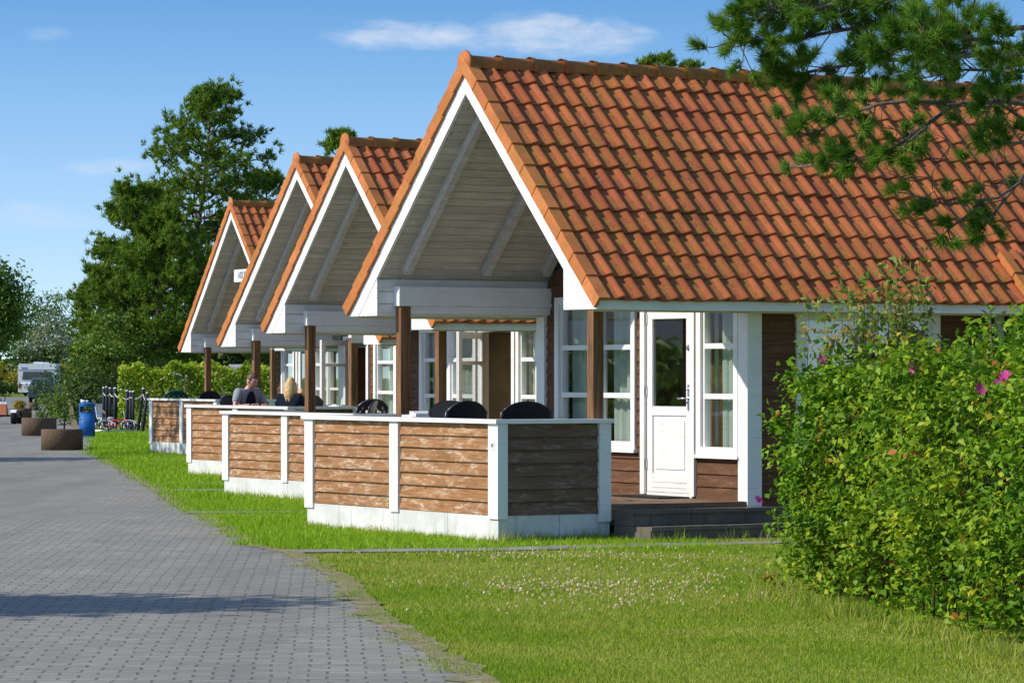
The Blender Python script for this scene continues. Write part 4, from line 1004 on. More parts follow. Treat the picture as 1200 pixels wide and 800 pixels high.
leafy('yellow_flower', 2.02, 26.55, 0, [(0, 0, .09, .06, .06, .07), (.05, .0, .05, .06, .05, .05)], 150, .04, 'small clump of yellow flowers at the foot of the rose hedge', 'flower', None, 'yellow_y' if False else 'gold_leaf', 121, parts=('stem', 'bloom'))

# --- the big pine whose boughs hang in front of the long roof; its trunk stands out of the picture
def bough_pine():
    rg = np.random.default_rng(131); tx, ty = 6.9, 29.5
    root = empty('overhanging_pine', (tx, ty, 0), 0, 'big pine whose needled boughs hang before the long tile roof', 'tree')
    tk = MB(); tk.tube([(0, 0, 0), (.1, 0, 2), (-.05, .1, 4), (.1, 0, 6), (.0, 0, 8.2)], [.24, .21, .17, .12, .04], 12); tk.build('trunk', 'pine_bark', root)
    lb = MB(); C = []; D = []; S = []
    off = Vector((tx, ty, 0))
    def bough(pts, r0, tw, spread_, tuft_n, tmin=.25, sz=(.10, .15)):
        """a limb through photo points at given distances, with side twigs that end in needle brushes"""
        w_ = [P(*p) - off for p in pts]
        if pts[0][0] == 1260: w_ = [Vector((0, 0, w_[0].z - .25))] + w_; u0_ = 1
        else: u0_ = 0
        lb.tube(w_, [r0 * (1 - .8 * i / (len(w_) - 1)) + .004 for i in range(len(w_))], 6)
        for i in range(tw):
            u = u0_ + rg.uniform(tmin, 1) * (len(w_) - 1 - u0_); i0 = min(len(w_) - 2, int(u)); p = w_[i0].lerp(w_[i0 + 1], u - i0); d0 = (w_[i0 + 1] - w_[i0]).normalized()
            d = (d0 * .7 + Vector((rg.normal() * .7, rg.normal() * .7, .15 + rg.normal() * .6))).normalized(); L = spread_ * rg.uniform(.4, 1.1)
            q1 = p + d * L * .5 + Vector((0, 0, rg.normal() * .03)); q2 = q1 + (d + Vector((rg.normal() * .3, rg.normal() * .3, .25))).normalized() * L * .5
            lb.tube([p, q1, q2], [.007, .005, .003], 4); dd = (q2 - q1).normalized()
            for t in range(tuft_n):
                f = 1 - t * .16; c = q1.lerp(q2, f) + Vector((rg.normal() * .015, rg.normal() * .015, rg.normal() * .015)); C.append(tuple(c)); D.append(tuple(dd)); S.append(rg.uniform(*sz))
    # upper crown against the sky
    bough([(1260, 60, 29.6), (1120, 66, 30), (1020, 72, 30.5), (950, 84, 31), (925, 90, 31)], .026, 56, .40, 5)
    bough([(1260, 30, 29.6), (1130, 36, 30), (1030, 28, 30.2), (930, 46, 30.6), (856, 50, 30.8)], .026, 80, .42, 5)
    bough([(1260, 10, 29.6), (1150, -12, 29.5), (1040, -8, 29.8), (930, 14, 30.2), (872, 12, 30.4)], .026, 80, .42, 5)
    bough([(1260, -30, 29.6), (1150, -45, 30.5), (1000, -30, 31), (900, -14, 31)], .024, 70, .42, 5)
    bough([(1260, 70, 29.2), (1180, 52, 28.5), (1110, 40, 28), (1060, 56, 28)], .024, 60, .40, 5)
    bough([(1260, 90, 30.2), (1200, 84, 30.6), (1130, 82, 31), (1080, 92, 31.2)], .018, 44, .34, 5)
    # hanging boughs in front of the tiles
    bough([(1260, 130, 29.4), (1170, 118, 29), (1120, 122, 28.6), (1080, 150, 28.4), (1035, 182, 28.4), (985, 192, 28.5), (925, 196, 28.6)], .024, 30, .26, 4, .42)
    bough([(1120, 122, 28.6), (1070, 118, 28.4), (1030, 122, 28.3), (985, 138, 28.4), (950, 160, 28.5), (925, 150, 28.5)], .016, 22, .22, 4, .35)
    bough([(1260, 150, 29), (1200, 140, 28.6), (1165, 118, 28.4), (1150, 150, 28.2)], .016, 14, .25, 4, .4)
    bough([(1260, 180, 29), (1215, 200, 28.6), (1170, 232, 28.4), (1110, 240, 28.4), (1060, 226, 28.3)], .014, 12, .22, 4, .3)
    bough([(1260, 200, 29), (1200, 205, 28.6), (1165, 250, 28.4), (1150, 268, 28.4)], .02, 7, .2, 4, .6)
    bough([(1150, 242, 28.4), (1120, 262, 28.4), (1108, 272, 28.4)], .012, 4, .14, 4, .5)
    bough([(1260, 150, 28.8), (1190, 168, 28.4), (1150, 170, 28.2)], .015, 10, .24, 4, .5)
    bough([(1085, 150, 28.4), (1060, 170, 28.3), (1050, 190, 28.2)], .015, 10, .2, 4, .4)
    # bare looping twigs
    for i in range(46):
        p = P(rg.uniform(1040, 1200), rg.uniform(120, 245), 28.4) - off; d = Vector((rg.normal(), rg.normal() * .4, rg.normal() * .7)).normalized(); pts = [p]
        for s_ in range(4): d = (d + Vector((rg.normal() * .4, rg.normal() * .3, .12 + rg.normal() * .4))).normalized(); pts.append(pts[-1] + d * .09)
        lb.tube(pts, [.005, .005, .004, .003, .002], 4)
    lb.build('bough', 'pine_bark', root)
    C = np.array(C); D = np.array(D); S = np.array(S); m = 46; n = len(C)
    CC = np.repeat(C, m, 0) + rg.normal(size=(n * m, 3)) * .008; DD = unit(np.repeat(D, m, 0) * .75 + rg.normal(size=(n * m, 3)) * .48 + np.array([0, 0, .12]))
    V = blades(CC, DD, np.repeat(S, m) * rg.uniform(.7, 1.1, n * m), .0075); k = rg.uniform(0, .6, n)
    np_mesh('needles', V, 3, np.clip(np.repeat(k, m) + rg.uniform(0, .4, n * m), 0, 1), 'pine_needle', root)
    # the rest of the crown, above and beyond the picture
    nb = 900; cc = np.stack([rg.uniform(-1.2, 2.6, nb), rg.uniform(-2.0, 2.2, nb), rg.uniform(5.2, 8.6, nb)], 1); q = 18
    V = blades(np.repeat(cc, q, 0) + rg.normal(size=(nb * q, 3)) * .03, unit(rg.normal(size=(nb * q, 3)) + np.array([0, 0, .4])), .14 * rg.uniform(.7, 1.2, nb * q), .012)
    np_mesh('crown', V, 3, rg.uniform(0, 1, nb * q), 'pine_needle', root)
bough_pine()

# ------------------------------------------------------------------ grass, clover, weeds
def edge_x(Y):
    E = EDGE_W
    for (x0, y0), (x1, y1) in zip(E, E[1:]):
        if y0 <= Y <= y1: return x0 + (x1 - x0) * (Y - y0) / (y1 - y0)
    return -30
EYS = np.array([p[1] for p in EDGE_W]); EXS = np.array([p[0] for p in EDGE_W])
def in_house(x, y, pad=0.0):
    m = np.zeros(len(x), bool)
    for h in H:
        a = R(h['ang']); dx = x - h['C'][0]; dy = y - h['C'][1]; s = dx * math.cos(a) + dy * math.sin(a); t = -dx * math.sin(a) + dy * math.cos(a)
        m |= (s > .0 - pad) & (s < 10.2) & (t > -.02 - pad) & (t < W + pad)
        if h is H[0]: m |= (s > 1.36) & (s < 3.5) & (t > -.74) & (t <= 0)
    return m
def on_path(x, y):
    m = np.zeros(len(x), bool)
    for c in (((-2.4, 32.55), (-.14, 32.9), (1.1, 33.62), (2.75, 34.35)), ((-5.4, 52.4), (-3.8, 52.6), (-1.35, 54.1)), ((-4.07, 42.7), (-2.45, 42.95), (0, 45.7))):
        for (x0, y0), (x1, y1) in zip(c, c[1:]):
            L2 = (x1 - x0) ** 2 + (y1 - y0) ** 2; t = np.clip(((x - x0) * (x1 - x0) + (y - y0) * (y1 - y0)) / L2, 0, 1)
            m |= np.hypot(x - x0 - t * (x1 - x0), y - y0 - t * (y1 - y0)) < .21 + .09 * np.sin(x * 5) + .06 * np.sin(x * 17)
    return m
def grass(name, y0, y1, dens, hmin, hmax, wd, label, mat, seed, xr=.16, keep=None):
    rg = np.random.default_rng(seed); area = (y1 - y0) * (xr * 2 * y1); n = int(area * dens)
    y = rg.uniform(y0, y1, n); x = rg.uniform(-xr * y1, xr * y1, n)
    ex = np.interp(y, EYS, EXS); jag = .10 * np.sin(y * 3.1) + .07 * np.sin(y * 8.3 + 1) + .05 * np.sin(y * 19)
    near = x - ex - jag
    ok = (near > rg.exponential(.10, n) - .12) & (np.abs(x) < xr * y) & ~in_house(x, y) & ~on_path(x, y)
    if keep is not None: ok &= keep(x, y)
    x, y = x[ok], y[ok]; n = len(x)
    patch = np.array([.5 + .5 * math.sin(a * 1.3 + 2 * math.sin(b * .6)) * math.sin(b * .9 + a * .4) for a, b in zip(x, y)])
    h = rg.uniform(hmin, hmax, n) * (.7 + .6 * patch) * (1 + .5 * (rg.uniform(size=n) < .02))
    D = unit(np.stack([rg.normal(size=n) * .45, rg.normal(size=n) * .45, np.ones(n)], 1))
    V = blades(np.stack([x, y, np.zeros(n)], 1), D, h, wd * rg.uniform(.7, 1.3, n))
    rn = np.clip(.25 * (1 - patch) + rg.uniform(0, .75, n), 0, 1)
    return tag(np_mesh(name, V, 3, rn, mat), label, 'grass', kind='stuff')
grass('lawn_grass', 18.0, 26.5, 4200, .014, .036, .0060, 'short mown lawn in front of the cabins', 'grass_blade', 201)
grass('lawn_grass', 26.5, 36.5, 2200, .016, .042, .0080, 'short mown lawn in front of the cabins', 'grass_blade', 202, keep=lambda x, y: ~((y > 32.6 + .25 * x) & (x < .5)))
grass('lush_grass', 32.5, 48, 900, .035, .080, .010, 'bright lush grass between the terraces and the road', 'lush_blade', 203, keep=lambda x, y: (y > 32.6 + .25 * x) & (x < 2))
grass('lush_grass', 48, 80, 260, .04, .09, .017, 'bright lush grass between the terraces and the road', 'lush_blade', 204)
grass('lush_grass', 80, 104, 110, .05, .11, .030, 'bright lush grass beyond the last terrace', 'lush_blade', 205)
def clover():
    rg = np.random.default_rng(211); C = []
    for cx, cy, sx, sy, m in ((.15, 31.0, .9, .16, 70), (1.0, 30.6, .8, .25, 90), (.35, 26.6, .5, .35, 150), (.75, 25.6, .5, .5, 90), (1.25, 26.8, .4, .3, 40), (.6, 24.2, .5, .4, 40), (1.6, 28.5, .5, .8, 60), (.6, 28, 1.0, 2.2, 110), (-.3, 31.6, .6, .3, 30), (-1.2, 36.2, .6, .5, 30)):
        C.append(np.stack([rg.normal(cx, sx, m), rg.normal(cy, sy, m), rg.uniform(.05, .085, m)], 1))
    C = np.concatenate(C); ex = np.interp(C[:, 1], EYS, EXS); C = C[(C[:, 0] > ex + .15) & ~in_house(C[:, 0], C[:, 1], .05) & (C[:, 0] < .078 * C[:, 1])]; n = len(C); V = []; rn = []
    for k in range(9):
        N = unit(rg.normal(size=(n, 3)) + np.array([0, -.3, .8])); V.append(leaves(C + N * .006, N, .019, .015, .1)); rn.append(rg.uniform(0, 1, n))
    o = np_mesh('clover_flowers', np.concatenate(V), 4, np.concatenate(rn), 'clover'); tag(o, 'white clover heads scattered through the lawn', 'clover', kind='stuff')
clover()
def weeds():
    rg = np.random.default_rng(221); Cs = []
    def tuft(x, y, m, h, sp): Cs.append((np.stack([rg.normal(x, sp, m), rg.normal(y, sp, m), np.zeros(m)], 1), rg.uniform(.4, 1, m) * h))
    for t in np.linspace(-.1, 4.3, 60):
        p = hloc(0, -.05 + rg.normal() * .02, t); tuft(p.x, p.y, int(rg.integers(6, 26)), rg.uniform(.06, .13), .05)
    for s_ in np.linspace(0, 1.5, 26):
        p = hloc(0, s_, -.06); tuft(p.x, p.y, int(rg.integers(10, 40)), rg.uniform(.08, .18), .05)
    for s_ in np.linspace(1.3, 3.3, 26):
        p = hloc(0, s_, -.80); tuft(p.x, p.y, int(rg.integers(2, 12)), rg.uniform(.08, .22), .04)
    for i in (1, 2, 3):
        for t in np.linspace(0, 4.3, 30):
            p = hloc(i, -.06, t); tuft(p.x, p.y, 16, rg.uniform(.08, .2), .07)
    for i in range(120):
        y = rg.uniform(18, 60); tuft(float(np.interp(y, EYS, EXS)) - rg.exponential(.35), y, int(rg.integers(4, 16)), rg.uniform(.015, .035), .05)
    for i in range(170):                                      # foot of the rose hedge
        f = rg.uniform(0, 1); tuft(2.02 + (3.35 - 2.02) * f - rg.exponential(.10), 26.5 - 8 * f, int(rg.integers(8, 30)), rg.uniform(.06, .22), .06)
    for i in range(50): tuft(2.0 + rg.uniform(0, .5), 26.6 + rg.uniform(0, 2.2), 20, rg.uniform(.06, .2), .06)
    C = np.concatenate([c[0] for c in Cs]); h = np.concatenate([c[1] for c in Cs]); n = len(C)
    D = unit(np.stack([rg.normal(size=n) * .4, rg.normal(size=n) * .4, np.ones(n)], 1))
    o = np_mesh('weeds', blades(C, D, h, .008), 3, rg.uniform(0, 1, n), 'grass_blade'); tag(o, 'longer grass and weeds along the plinths and paving edge', 'weeds', kind='stuff')
weeds()

# ------------------------------------------------------------------ road furniture
def planter(px, py_base, wpx, hpx, label, plant):
    x, y = G(px, py_base); r = wpx / FPX * y / 2; h = hpx / FPX * y; y += r
    root = empty('concrete_planter', (x, y, 0), 0, label, 'planter', 'round planters beside the road')
    m = MB(); m.lathe([(r, 0), (r, h - .02), (r - .01, h), (r - .07, h), (r - .08, h - .02), (r - .08, h - .10)], n=36); m.build('ring', 'aggregate', root)
    s_ = MB(); s_.lathe([(r - .085, h - .14), (r - .085, h - .05), (.02, h - .03)], n=24); s_.build('soil', 'soil', root)
    return x, y, h, r
x, y, h, r = planter(69.5, 528, 49, 25, 'aggregate planter with the tall leafy shrub, closest to the bin', 1)
leafy('potted_shrub', x, y, h - .04, [(0, 0, .72, .26, .26, .30), (-.22, 0, .90, .22, .22, .22), (.16, 0, .50, .22, .22, .22), (-.36, 0, .66, .16, .2, .16), (.1, -.1, .95, .16, .2, .18)], 620, .075, 'loose leafy green shrub growing in the largest planter', 'shrub', 'plants in the planters', 'broad_leaf', 301,
      trunk=[([(.05, 0, 0), (.06, 0, .35), (-.1, 0, .8)], [.022, .018, .008]), ([(.06, 0, .3), (.2, 0, .6)], [.012, .006]), ([(.05, 0, .4), (-.35, 0, .9)], [.012, .006])])
x, y, h, r = planter(43, 511, 41, 21.5, 'aggregate planter half hidden behind the tall leafy shrub', 2)
leafy('potted_shrub', x + .15, y, h - .04, [(0, 0, .25, .30, .25, .22), (.3, 0, .3, .25, .2, .2)], 420, .08, 'low leafy shrub in the planter behind the tall shrub', 'shrub', 'plants in the planters', 'broad_leaf', 302, parts=('trunk', 'foliage'))
x, y, h, r = planter(24, 495, 23, 16.5, 'aggregate planter with the round golden bush', 3)
leafy('potted_shrub', x - .08, y, h - .04, [(0, 0, .17, .21, .2, .18)], 2200, .045, 'round golden bush in the planter by the pedal cart', 'shrub', 'plants in the planters', 'gold_leaf', 303, parts=('trunk', 'foliage'), hollow=.2)
x, y, h, r = planter(38.5, 481, 12, 9.5, 'small distant aggregate planter before the parked car', 4)
leafy('potted_shrub', x + .3, y, h - .04, [(0, 0, .6, .45, .3, .5)], 500, .12, 'dull green shrub in the planter before the parked car', 'shrub', 'plants in the planters', 'dark_leaf', 304, parts=('trunk', 'foliage'))

def litter_bin():
    x, y = G(101, 513); root = empty('litter_bin', (x, y + .2, 0), R(-8), 'blue plastic litter bin standing on the grass by the planters', 'bin')
    H_ = .98; a, b_ = .225, .20
    m = MB(); m.lathe([(1, .02), (1, H_ - .30)], n=28, sx=a, sy=b_); m.lathe([(1.05, 0), (1.05, .05)], n=28, sx=a, sy=b_)
    m.build('body', 'blue_bin', root)
    hd = MB(); n = 28
    for k in range(n):                                        # hood with openings front and back
        t0, t1 = 2 * PI * k / n, 2 * PI * (k + 1) / n; mid = (t0 + t1) / 2
        op = abs(math.sin(mid)) > .62
        def pt(t, s_, z): return (math.cos(t) * a * s_, math.sin(t) * b_ * s_, z)
        for z0, z1 in (((H_ - .298, H_ - .05),) if not op else ((H_ - .298, H_ - .26), (H_ - .095, H_ - .05))):
            hd.hexa([pt(t0, 1.0, z0), pt(t1, 1.0, z0), pt(t1, .93, z0), pt(t0, .93, z0), pt(t0, 1.0, z1), pt(t1, 1.0, z1), pt(t1, .93, z1), pt(t0, .93, z1)], .5)
    hd.lathe([(1.04, H_ - .05), (1.04, H_ - .02), (.9, H_), (.3, H_ + .008)], n=28, sx=a, sy=b_)
    hd.build('hood', 'blue_bin', root)
    li = MB(); li.lathe([(.9, .05), (.9, H_ - .28)], n=20, sx=a, sy=b_); li.build('liner', 'black_plastic', root)
    tr = MB(); tr.ball((-.1, -.02, H_ + .04), (.07, .06, .045), 8, 5); tr.ball((.0, .02, H_ + .035), (.05, .05, .04), 8, 5); tr.ball((-.16, .03, H_ + .05), (.03, .03, .06), 8, 5)
    tag(tr.build('crumpled_paper', 'white_plastic', None), 'crumpled white paper lying on top of the blue bin', 'paper').location = root.location
litter_bin()
# black stakes with rope
stakes = []
def stake(px, tp, bp, wpx, lean=0, lab='', cap=True):
    bp += 5 if px < 158 else 1.5
    x, y = G(px, bp); h = (bp - tp) / FPX * y; r = wpx / FPX * y / 2
    root = empty('dark_stake', (x, y, 0), 0, lab, 'post', 'dark stakes by the clipped hedge')
    l = lean / FPX * y
    m = MB(); m.tube([(0, 0, -.1), (l * .5, 0, h * .5), (l, 0, h)], [r, r, r * .97], 12); m.build('shaft', 'post_black', root)
    if cap:
        c = MB(); c.lathe([(r * 1.02, 0), (r * .9, .03), (r * .3, .05)], (l, 0, h + .001), 12); c.build('cap', 'cap_white', root)
    stakes.append(Vector((x + l, y - r, h)))
for q in ((121.5, 455, 495, 3.6, 0, 'thick dark stake with pale top, first in the row beside the blue bin'), (124.8, 454, 496, 2.6, 0, 'dark stake with pale top, second in the row beside the blue bin'), (129, 455.5, 496, 3.2, 0, 'slim dark stake with pale top, third from the blue bin'), (135, 455.5, 497, 4.6, 0, 'thick dark stake with pale top, in the middle of the row'),
          (143.5, 450, 493, 3.2, 0, 'tallest dark stake, its pale top above all others'), (142, 457, 498, 4.0, 0, 'dark stake standing before the tallest one'), (149, 458.5, 499, 4.2, 0, 'first of the three touching dark stakes'), (153, 459.5, 499.5, 3.4, 0, 'middle of the three touching dark stakes'), (156, 459.5, 500, 3.4, 0, 'last of the three touching dark stakes'),
          (161.5, 456, 503, 3.6, 6.5, 'leaning dark stake next to the three touching ones'), (167.0, 461, 505, 3.6, 5.5, 'leaning dark stake nearest the board fence')): stake(*q[:5], q[5])
rp = MB(); hs = [stakes[i] for i in (0, 2, 3, 5, 7, 9, 10)]
pts = []
for a, b in zip(hs, hs[1:]):
    for q in range(4): f = q / 4; p = a.lerp(b, f); p.z -= .16 + .10 * math.sin(PI * f); p.y -= .03; pts.append(p)
rp.tube(pts, .016, 6); tag(rp.build('slack_rope', 'rope'), 'pale slack rope strung along the dark stakes', 'rope')

def chair_back(name_mat, loc, rz, label, slots=False, w_=.56, group='plastic terrace chairs', lattice=False):
    """plastic garden armchair: seat shell, slatted or plain curved back, arms, four legs"""
    root = empty('garden_chair', loc, rz, label, 'chair', group)
    m = MB(); n = 12; w2 = w_ / 2
    def back(u, v, d=0):                                      # u -1..1 across, v 0..1 up; curved and leaning back
        wv = w2 * (1 - .10 * v); ang = u * .62
        x = math.sin(ang) / math.sin(.62) * wv; yy = .20 + .20 * v + (math.cos(ang) - 1) * .30 * -1 * -1; z = .46 + v * (.60 - .11 * abs(u) ** 2.4)
        return Vector((x, yy + d, z))
    rows = [(0, 1)] if not slots else None
    if not slots:
        for i in range(n):
            for j in range(6):
                u0, u1 = -1 + 2 * i / n, -1 + 2 * (i + 1) / n; v0, v1 = j / 6, (j + 1) / 6
                if j in (1, 2) and i % 3 == 1: continue
                m.hexa([back(u0, v0), back(u1, v0), back(u1, v0, .022), back(u0, v0, .022), back(u0, v1), back(u1, v1), back(u1, v1, .022), back(u0, v1, .022)], .5)
        rib = [back(-1 + 2 * i / n, .97, -.006) for i in range(n + 1)]; m.tube(rib, .018, 6)
        for uu in (-1, 1): m.tube([back(uu, v / 5, .008) for v in range(6)], .02, 6)
    else:
        n = 14; nv = 16
        for i in range(n):
            for j in range(nv):
                u0, u1 = -1 + 2 * i / n, -1 + 2 * (i + 1) / n; v0, v1 = j / nv, (j + 1) / nv; jj = j + int(abs(i - 6.5) * .8)
                if 4 <= j <= 13 and jj % 3 == 1 and 1 <= i <= n - 2 and i not in (6, 7): continue
                m.hexa([back(u0, v0), back(u1, v0), back(u1, v0, .022), back(u0, v0, .022), back(u0, v1), back(u1, v1), back(u1, v1, .022), back(u0, v1, .022)], .5)
        m.tube([back(-1 + 2 * i / n, .985, .008) for i in range(n + 1)], .024, 6)
        for uu in (-1, 1): m.tube([back(uu, v / 5, .008) for v in range(6)], .022, 6)
    m.build('backrest', name_mat, root)
    s_ = MB(); s_.box((-w2 + .03, -.26, .40), (w2 - .03, .22, .425)); s_.box((-w2 + .05, -.27, .375), (w2 - .05, -.255, .41)); s_.build('seat', name_mat, root)
    for sg in (-1, 1):
        a = MB(); a.tube([(sg * w2, -.24, .40), (sg * (w2 + .02), -.22, .62), (sg * (w2 + .02), .05, .65), (sg * w2, .30, .64)], [.018, .022, .024, .02], 6); a.build('armrest', name_mat, root)
        for yy in (-.24, .20):
            l = MB(); l.tube([(sg * (w2 - .03), yy, .40), (sg * (w2 + .02), yy + (.06 if yy > 0 else -.03), 0)], [.024, .018], 6); l.build('leg', name_mat, root)
    return root
def at(px, Y, z=DECK): p = P(px, 438, Y); return Vector((p.x, p.y, z))
# chairs; rz turns the back (local +y) away from what the sitter faces
chair_back('black_plastic', at(613, 36.05), R(186), 'black chair with the broad curved back, just behind the shaded fence panel', w_=.57)
chair_back('black_plastic', at(539, 37.3), R(165), 'black chair in the pair on the first terrace, partly hidden by its neighbour', w_=.54)
chair_back('black_plastic', at(531, 36.6), R(205), 'black chair with a small knob on its back, front one of the pair', w_=.50)
chair_back('black_plastic', at(428, 50.3), R(200), 'black chair low behind the second fence, beside the folded one', slots=True, w_=.50)
chair_back('black_plastic', hloc(1, .62, 1.38, DECK), R(262), 'black chair seen edge on above the second fence rail', w_=.50)
chair_back('green_plastic', hloc(3, .46, 3.84, DECK), R(190), 'dark green slotted chair on the last terrace', slots=True, w_=.56)
chair_back('black_plastic', at(246, 76.3), R(185), 'dark chair on the last terrace, only its top over the rail', w_=.5)
def table(loc, rz, sx, sy, label, mat='table_grey', h=.73):
    root = empty('garden_table', loc, rz, label, 'table', 'tables on the terraces')
    m = MB(); m.box((-sx / 2, -sy / 2, h - .03), (sx / 2, sy / 2, h)); m.box((-sx / 2 + .05, -sy / 2 + .05, h - .09), (sx / 2 - .05, sy / 2 - .05, h - .031)); m.build('tabletop', mat, root)
    for a in (-1, 1):
        for b in (-1, 1):
            l = MB(); l.tube([(a * (sx / 2 - .08), b * (sy / 2 - .08), h - .091), (a * (sx / 2 - .05), b * (sy / 2 - .05), 0)], [.025, .02], 6); l.build('leg', mat, root)
    return root
table(hloc(0, .62, 2.6, DECK), R(30.5), .8, 1.5, 'grey table on the first terrace, holding the white box', h=.74)
table(hloc(1, .75, 2.5, DECK), R(30), .8, 1.6, 'grey table on the second terrace', h=.73)
table(hloc(2, 1.62, 2.30, DECK), R(29), .75, 2.0, 'pale table between the seated man and woman', 'white_plastic', h=.74)
# small things on the tables
p = hloc(0, .60, 2.72, DECK + .742); root = empty('white_box', p, R(30), 'white box with a red mark on the first terrace table', 'box')
m = MB(); m.box((-.13, -.16, 0), (.13, .16, .16)); m.build('carton', 'white_plastic', root); m = MB(); m.box((-.131 - .004, -.15, .04), (-.131, -.09, .14)); m.build('mark', 'red_plastic', root)
m = MB(); m.hexa([(-.12, -.15, .161), (.12, -.15, .161), (.12, .0, .161), (-.12, .0, .161), (-.12, -.15, .175), (.12, -.15, .175), (.12, .0, .20), (-.12, .0, .20)]); m.build('flap', 'white_plastic', root)
for i, (px, dz, wx, hh, mt_, lab) in enumerate(((376, 0, .24, .09, 'label_blue', 'blue and white games box at the bottom of the pile'), (384, .092, .22, .045, 'white_plastic', 'white folded cloth lying on the blue games box'), (370, .092, .10, .07, 'white_plastic', 'small white carton on the blue games box'))):
    o = empty('table_item', hloc(2, 1.75, 1.62 + (0, .0, .12)[i], DECK + .742 + dz), R(29), lab, 'box'); m = MB()
    m.hexa([(-wx * .6, -wx, 0), (wx * .6, -wx, 0), (wx * .6, wx, 0), (-wx * .6, wx, 0), (-wx * .55, -wx * .93, hh), (wx * .55, -wx * .95, hh * .9), (wx * .56, wx * .9, hh), (-wx * .55, wx * .95, hh * .95)]); m.build('item_body', mt_, o)
    m = MB(); m.box((-wx * .61, -wx * .6, hh * .2), (-wx * .59, wx * .5, hh * .7)); m.build('item_label', 'white_plastic', o)

# ------------------------------------------------------------------ people
def skin(verts, edges, radii, lv=2, root=0):
    me = bpy.data.meshes.new('skeleton'); me.from_pydata([tuple(v) for v in verts], edges, []); o = bpy.data.objects.new('skeleton', me); COL.objects.link(o)
    sk = o.modifiers.new('s', 'SKIN'); sk.use_smooth_shade = True
    sv = me.skin_vertices[0].data
    for i, r in enumerate(radii): sv[i].radius = (r, r) if isinstance(r, (int, float)) else r
    for i in range(len(verts)): sv[i].use_root = (i == root)
    ss = o.modifiers.new('u', 'SUBSURF'); ss.levels = lv; ss.render_levels = lv
    dg = bpy.context.evaluated_depsgraph_get(); m = bpy.data.meshes.new_from_object(o.evaluated_get(dg)); bpy.data.objects.remove(o); bpy.data.meshes.remove(me); return m
def skobj(name, parts, mat, parent):
    """join several skinned chains into one mesh"""
    bm = bmesh.new()
    for pt in parts:
        if isinstance(pt, bpy.types.Mesh): bm.from_mesh(pt); bpy.data.meshes.remove(pt)
    me = bpy.data.meshes.new(name); bm.to_mesh(me); bm.free(); me.polygons.foreach_set('use_smooth', [True] * len(me.polygons))
    me.materials.append(M[mat]); o = bpy.data.objects.new(name, me); COL.objects.link(o); o.parent = parent; return o
def mbmesh(mb):
    me = bpy.data.meshes.new('t'); me.from_pydata(mb.v, [], mb.f); return me
def head_mesh(c, s, yaw, pitch, face=True):
    """skull, jaw, nose, brow, ears; the face looks along -y before yaw/pitch"""
    def f(d, q):
        q = q.copy()
        if d.z < 0: q.x *= 1 - .30 * (-d.z) ; q.y *= 1 - .12 * (-d.z)
        if d.y < -.2 and d.z < -.15: q.y -= .008
        if face:
            nz = math.exp(-((d.x / .14) ** 2 + ((d.z + .12) / .22) ** 2)) * (d.y < 0); q.y -= .026 * nz
            for sg in (-1, 1):
                e = math.exp(-(((d.x - sg * .34) / .15) ** 2 + ((d.z - .10) / .10) ** 2)) * (d.y < 0); q.y += .012 * e
            q.y -= .008 * math.exp(-((d.x / .3) ** 2 + ((d.z + .50) / .08) ** 2)) * (d.y < 0)
            q.y -= .006 * math.exp(-((d.x / .5) ** 2 + ((d.z - .26) / .08) ** 2)) * (d.y < 0)
        return q
    mb = MB(); mb.ball((0, 0, 0), (.076, .098, .122), 28, 20, f=f)
    for sg in (-1, 1): mb.ball((sg * .078, .012, -.01), (.012, .022, .034), 8, 6)
    Mx = Matrix.Translation(c) @ Matrix.Rotation(yaw, 4, 'Z') @ Matrix.Rotation(pitch, 4, 'X') @ Matrix.Scale(s, 4)
    mb.xform(Mx); return mbmesh(mb), Mx
def hand(wrist, d, up, s=1, curl=.7):
    """palm, four unequal curled fingers and a thumb"""
    d = Vector(d).normalized(); side = d.cross(Vector(up)).normalized(); nr = side.cross(d).normalized(); w_ = Vector(wrist); out = []
    palm_end = w_ + d * .085 * s
    out.append(skin([w_, w_ + d * .04 * s, palm_end], [(0, 1), (1, 2)], [(.022 * s, .020 * s), (.036 * s, .016 * s), (.038 * s, .013 * s)], 1))
    for i, (o, L) in enumerate(((-.030, .070), (-.010, .080), (.010, .075), (.029, .058))):
        p0 = w_ + d * .07 * s + side * o * s; p1 = palm_end + side * o * s * 1.05 + d * L * .35 * s; dd = (d * math.cos(curl) - nr * math.sin(curl)); p2 = p1 + dd * L * .4 * s; d2 = (d * math.cos(curl * 1.8) - nr * math.sin(curl * 1.8)); p3 = p2 + d2 * L * .35 * s
        out.append(skin([p0, p1, p2, p3], [(0, 1), (1, 2), (2, 3)], [.0095 * s, .009 * s, .0085 * s, .007 * s], 1))
    t0 = w_ + d * .025 * s - side * .028 * s; t1 = t0 + (d * .6 - side * .7 - nr * .2).normalized() * .035 * s; t2 = t1 + (d * .9 - nr * .3).normalized() * .032 * s
    out.append(skin([t0, t1, t2], [(0, 1), (1, 2)], [.012 * s, .0105 * s, .008 * s], 1))
    return out
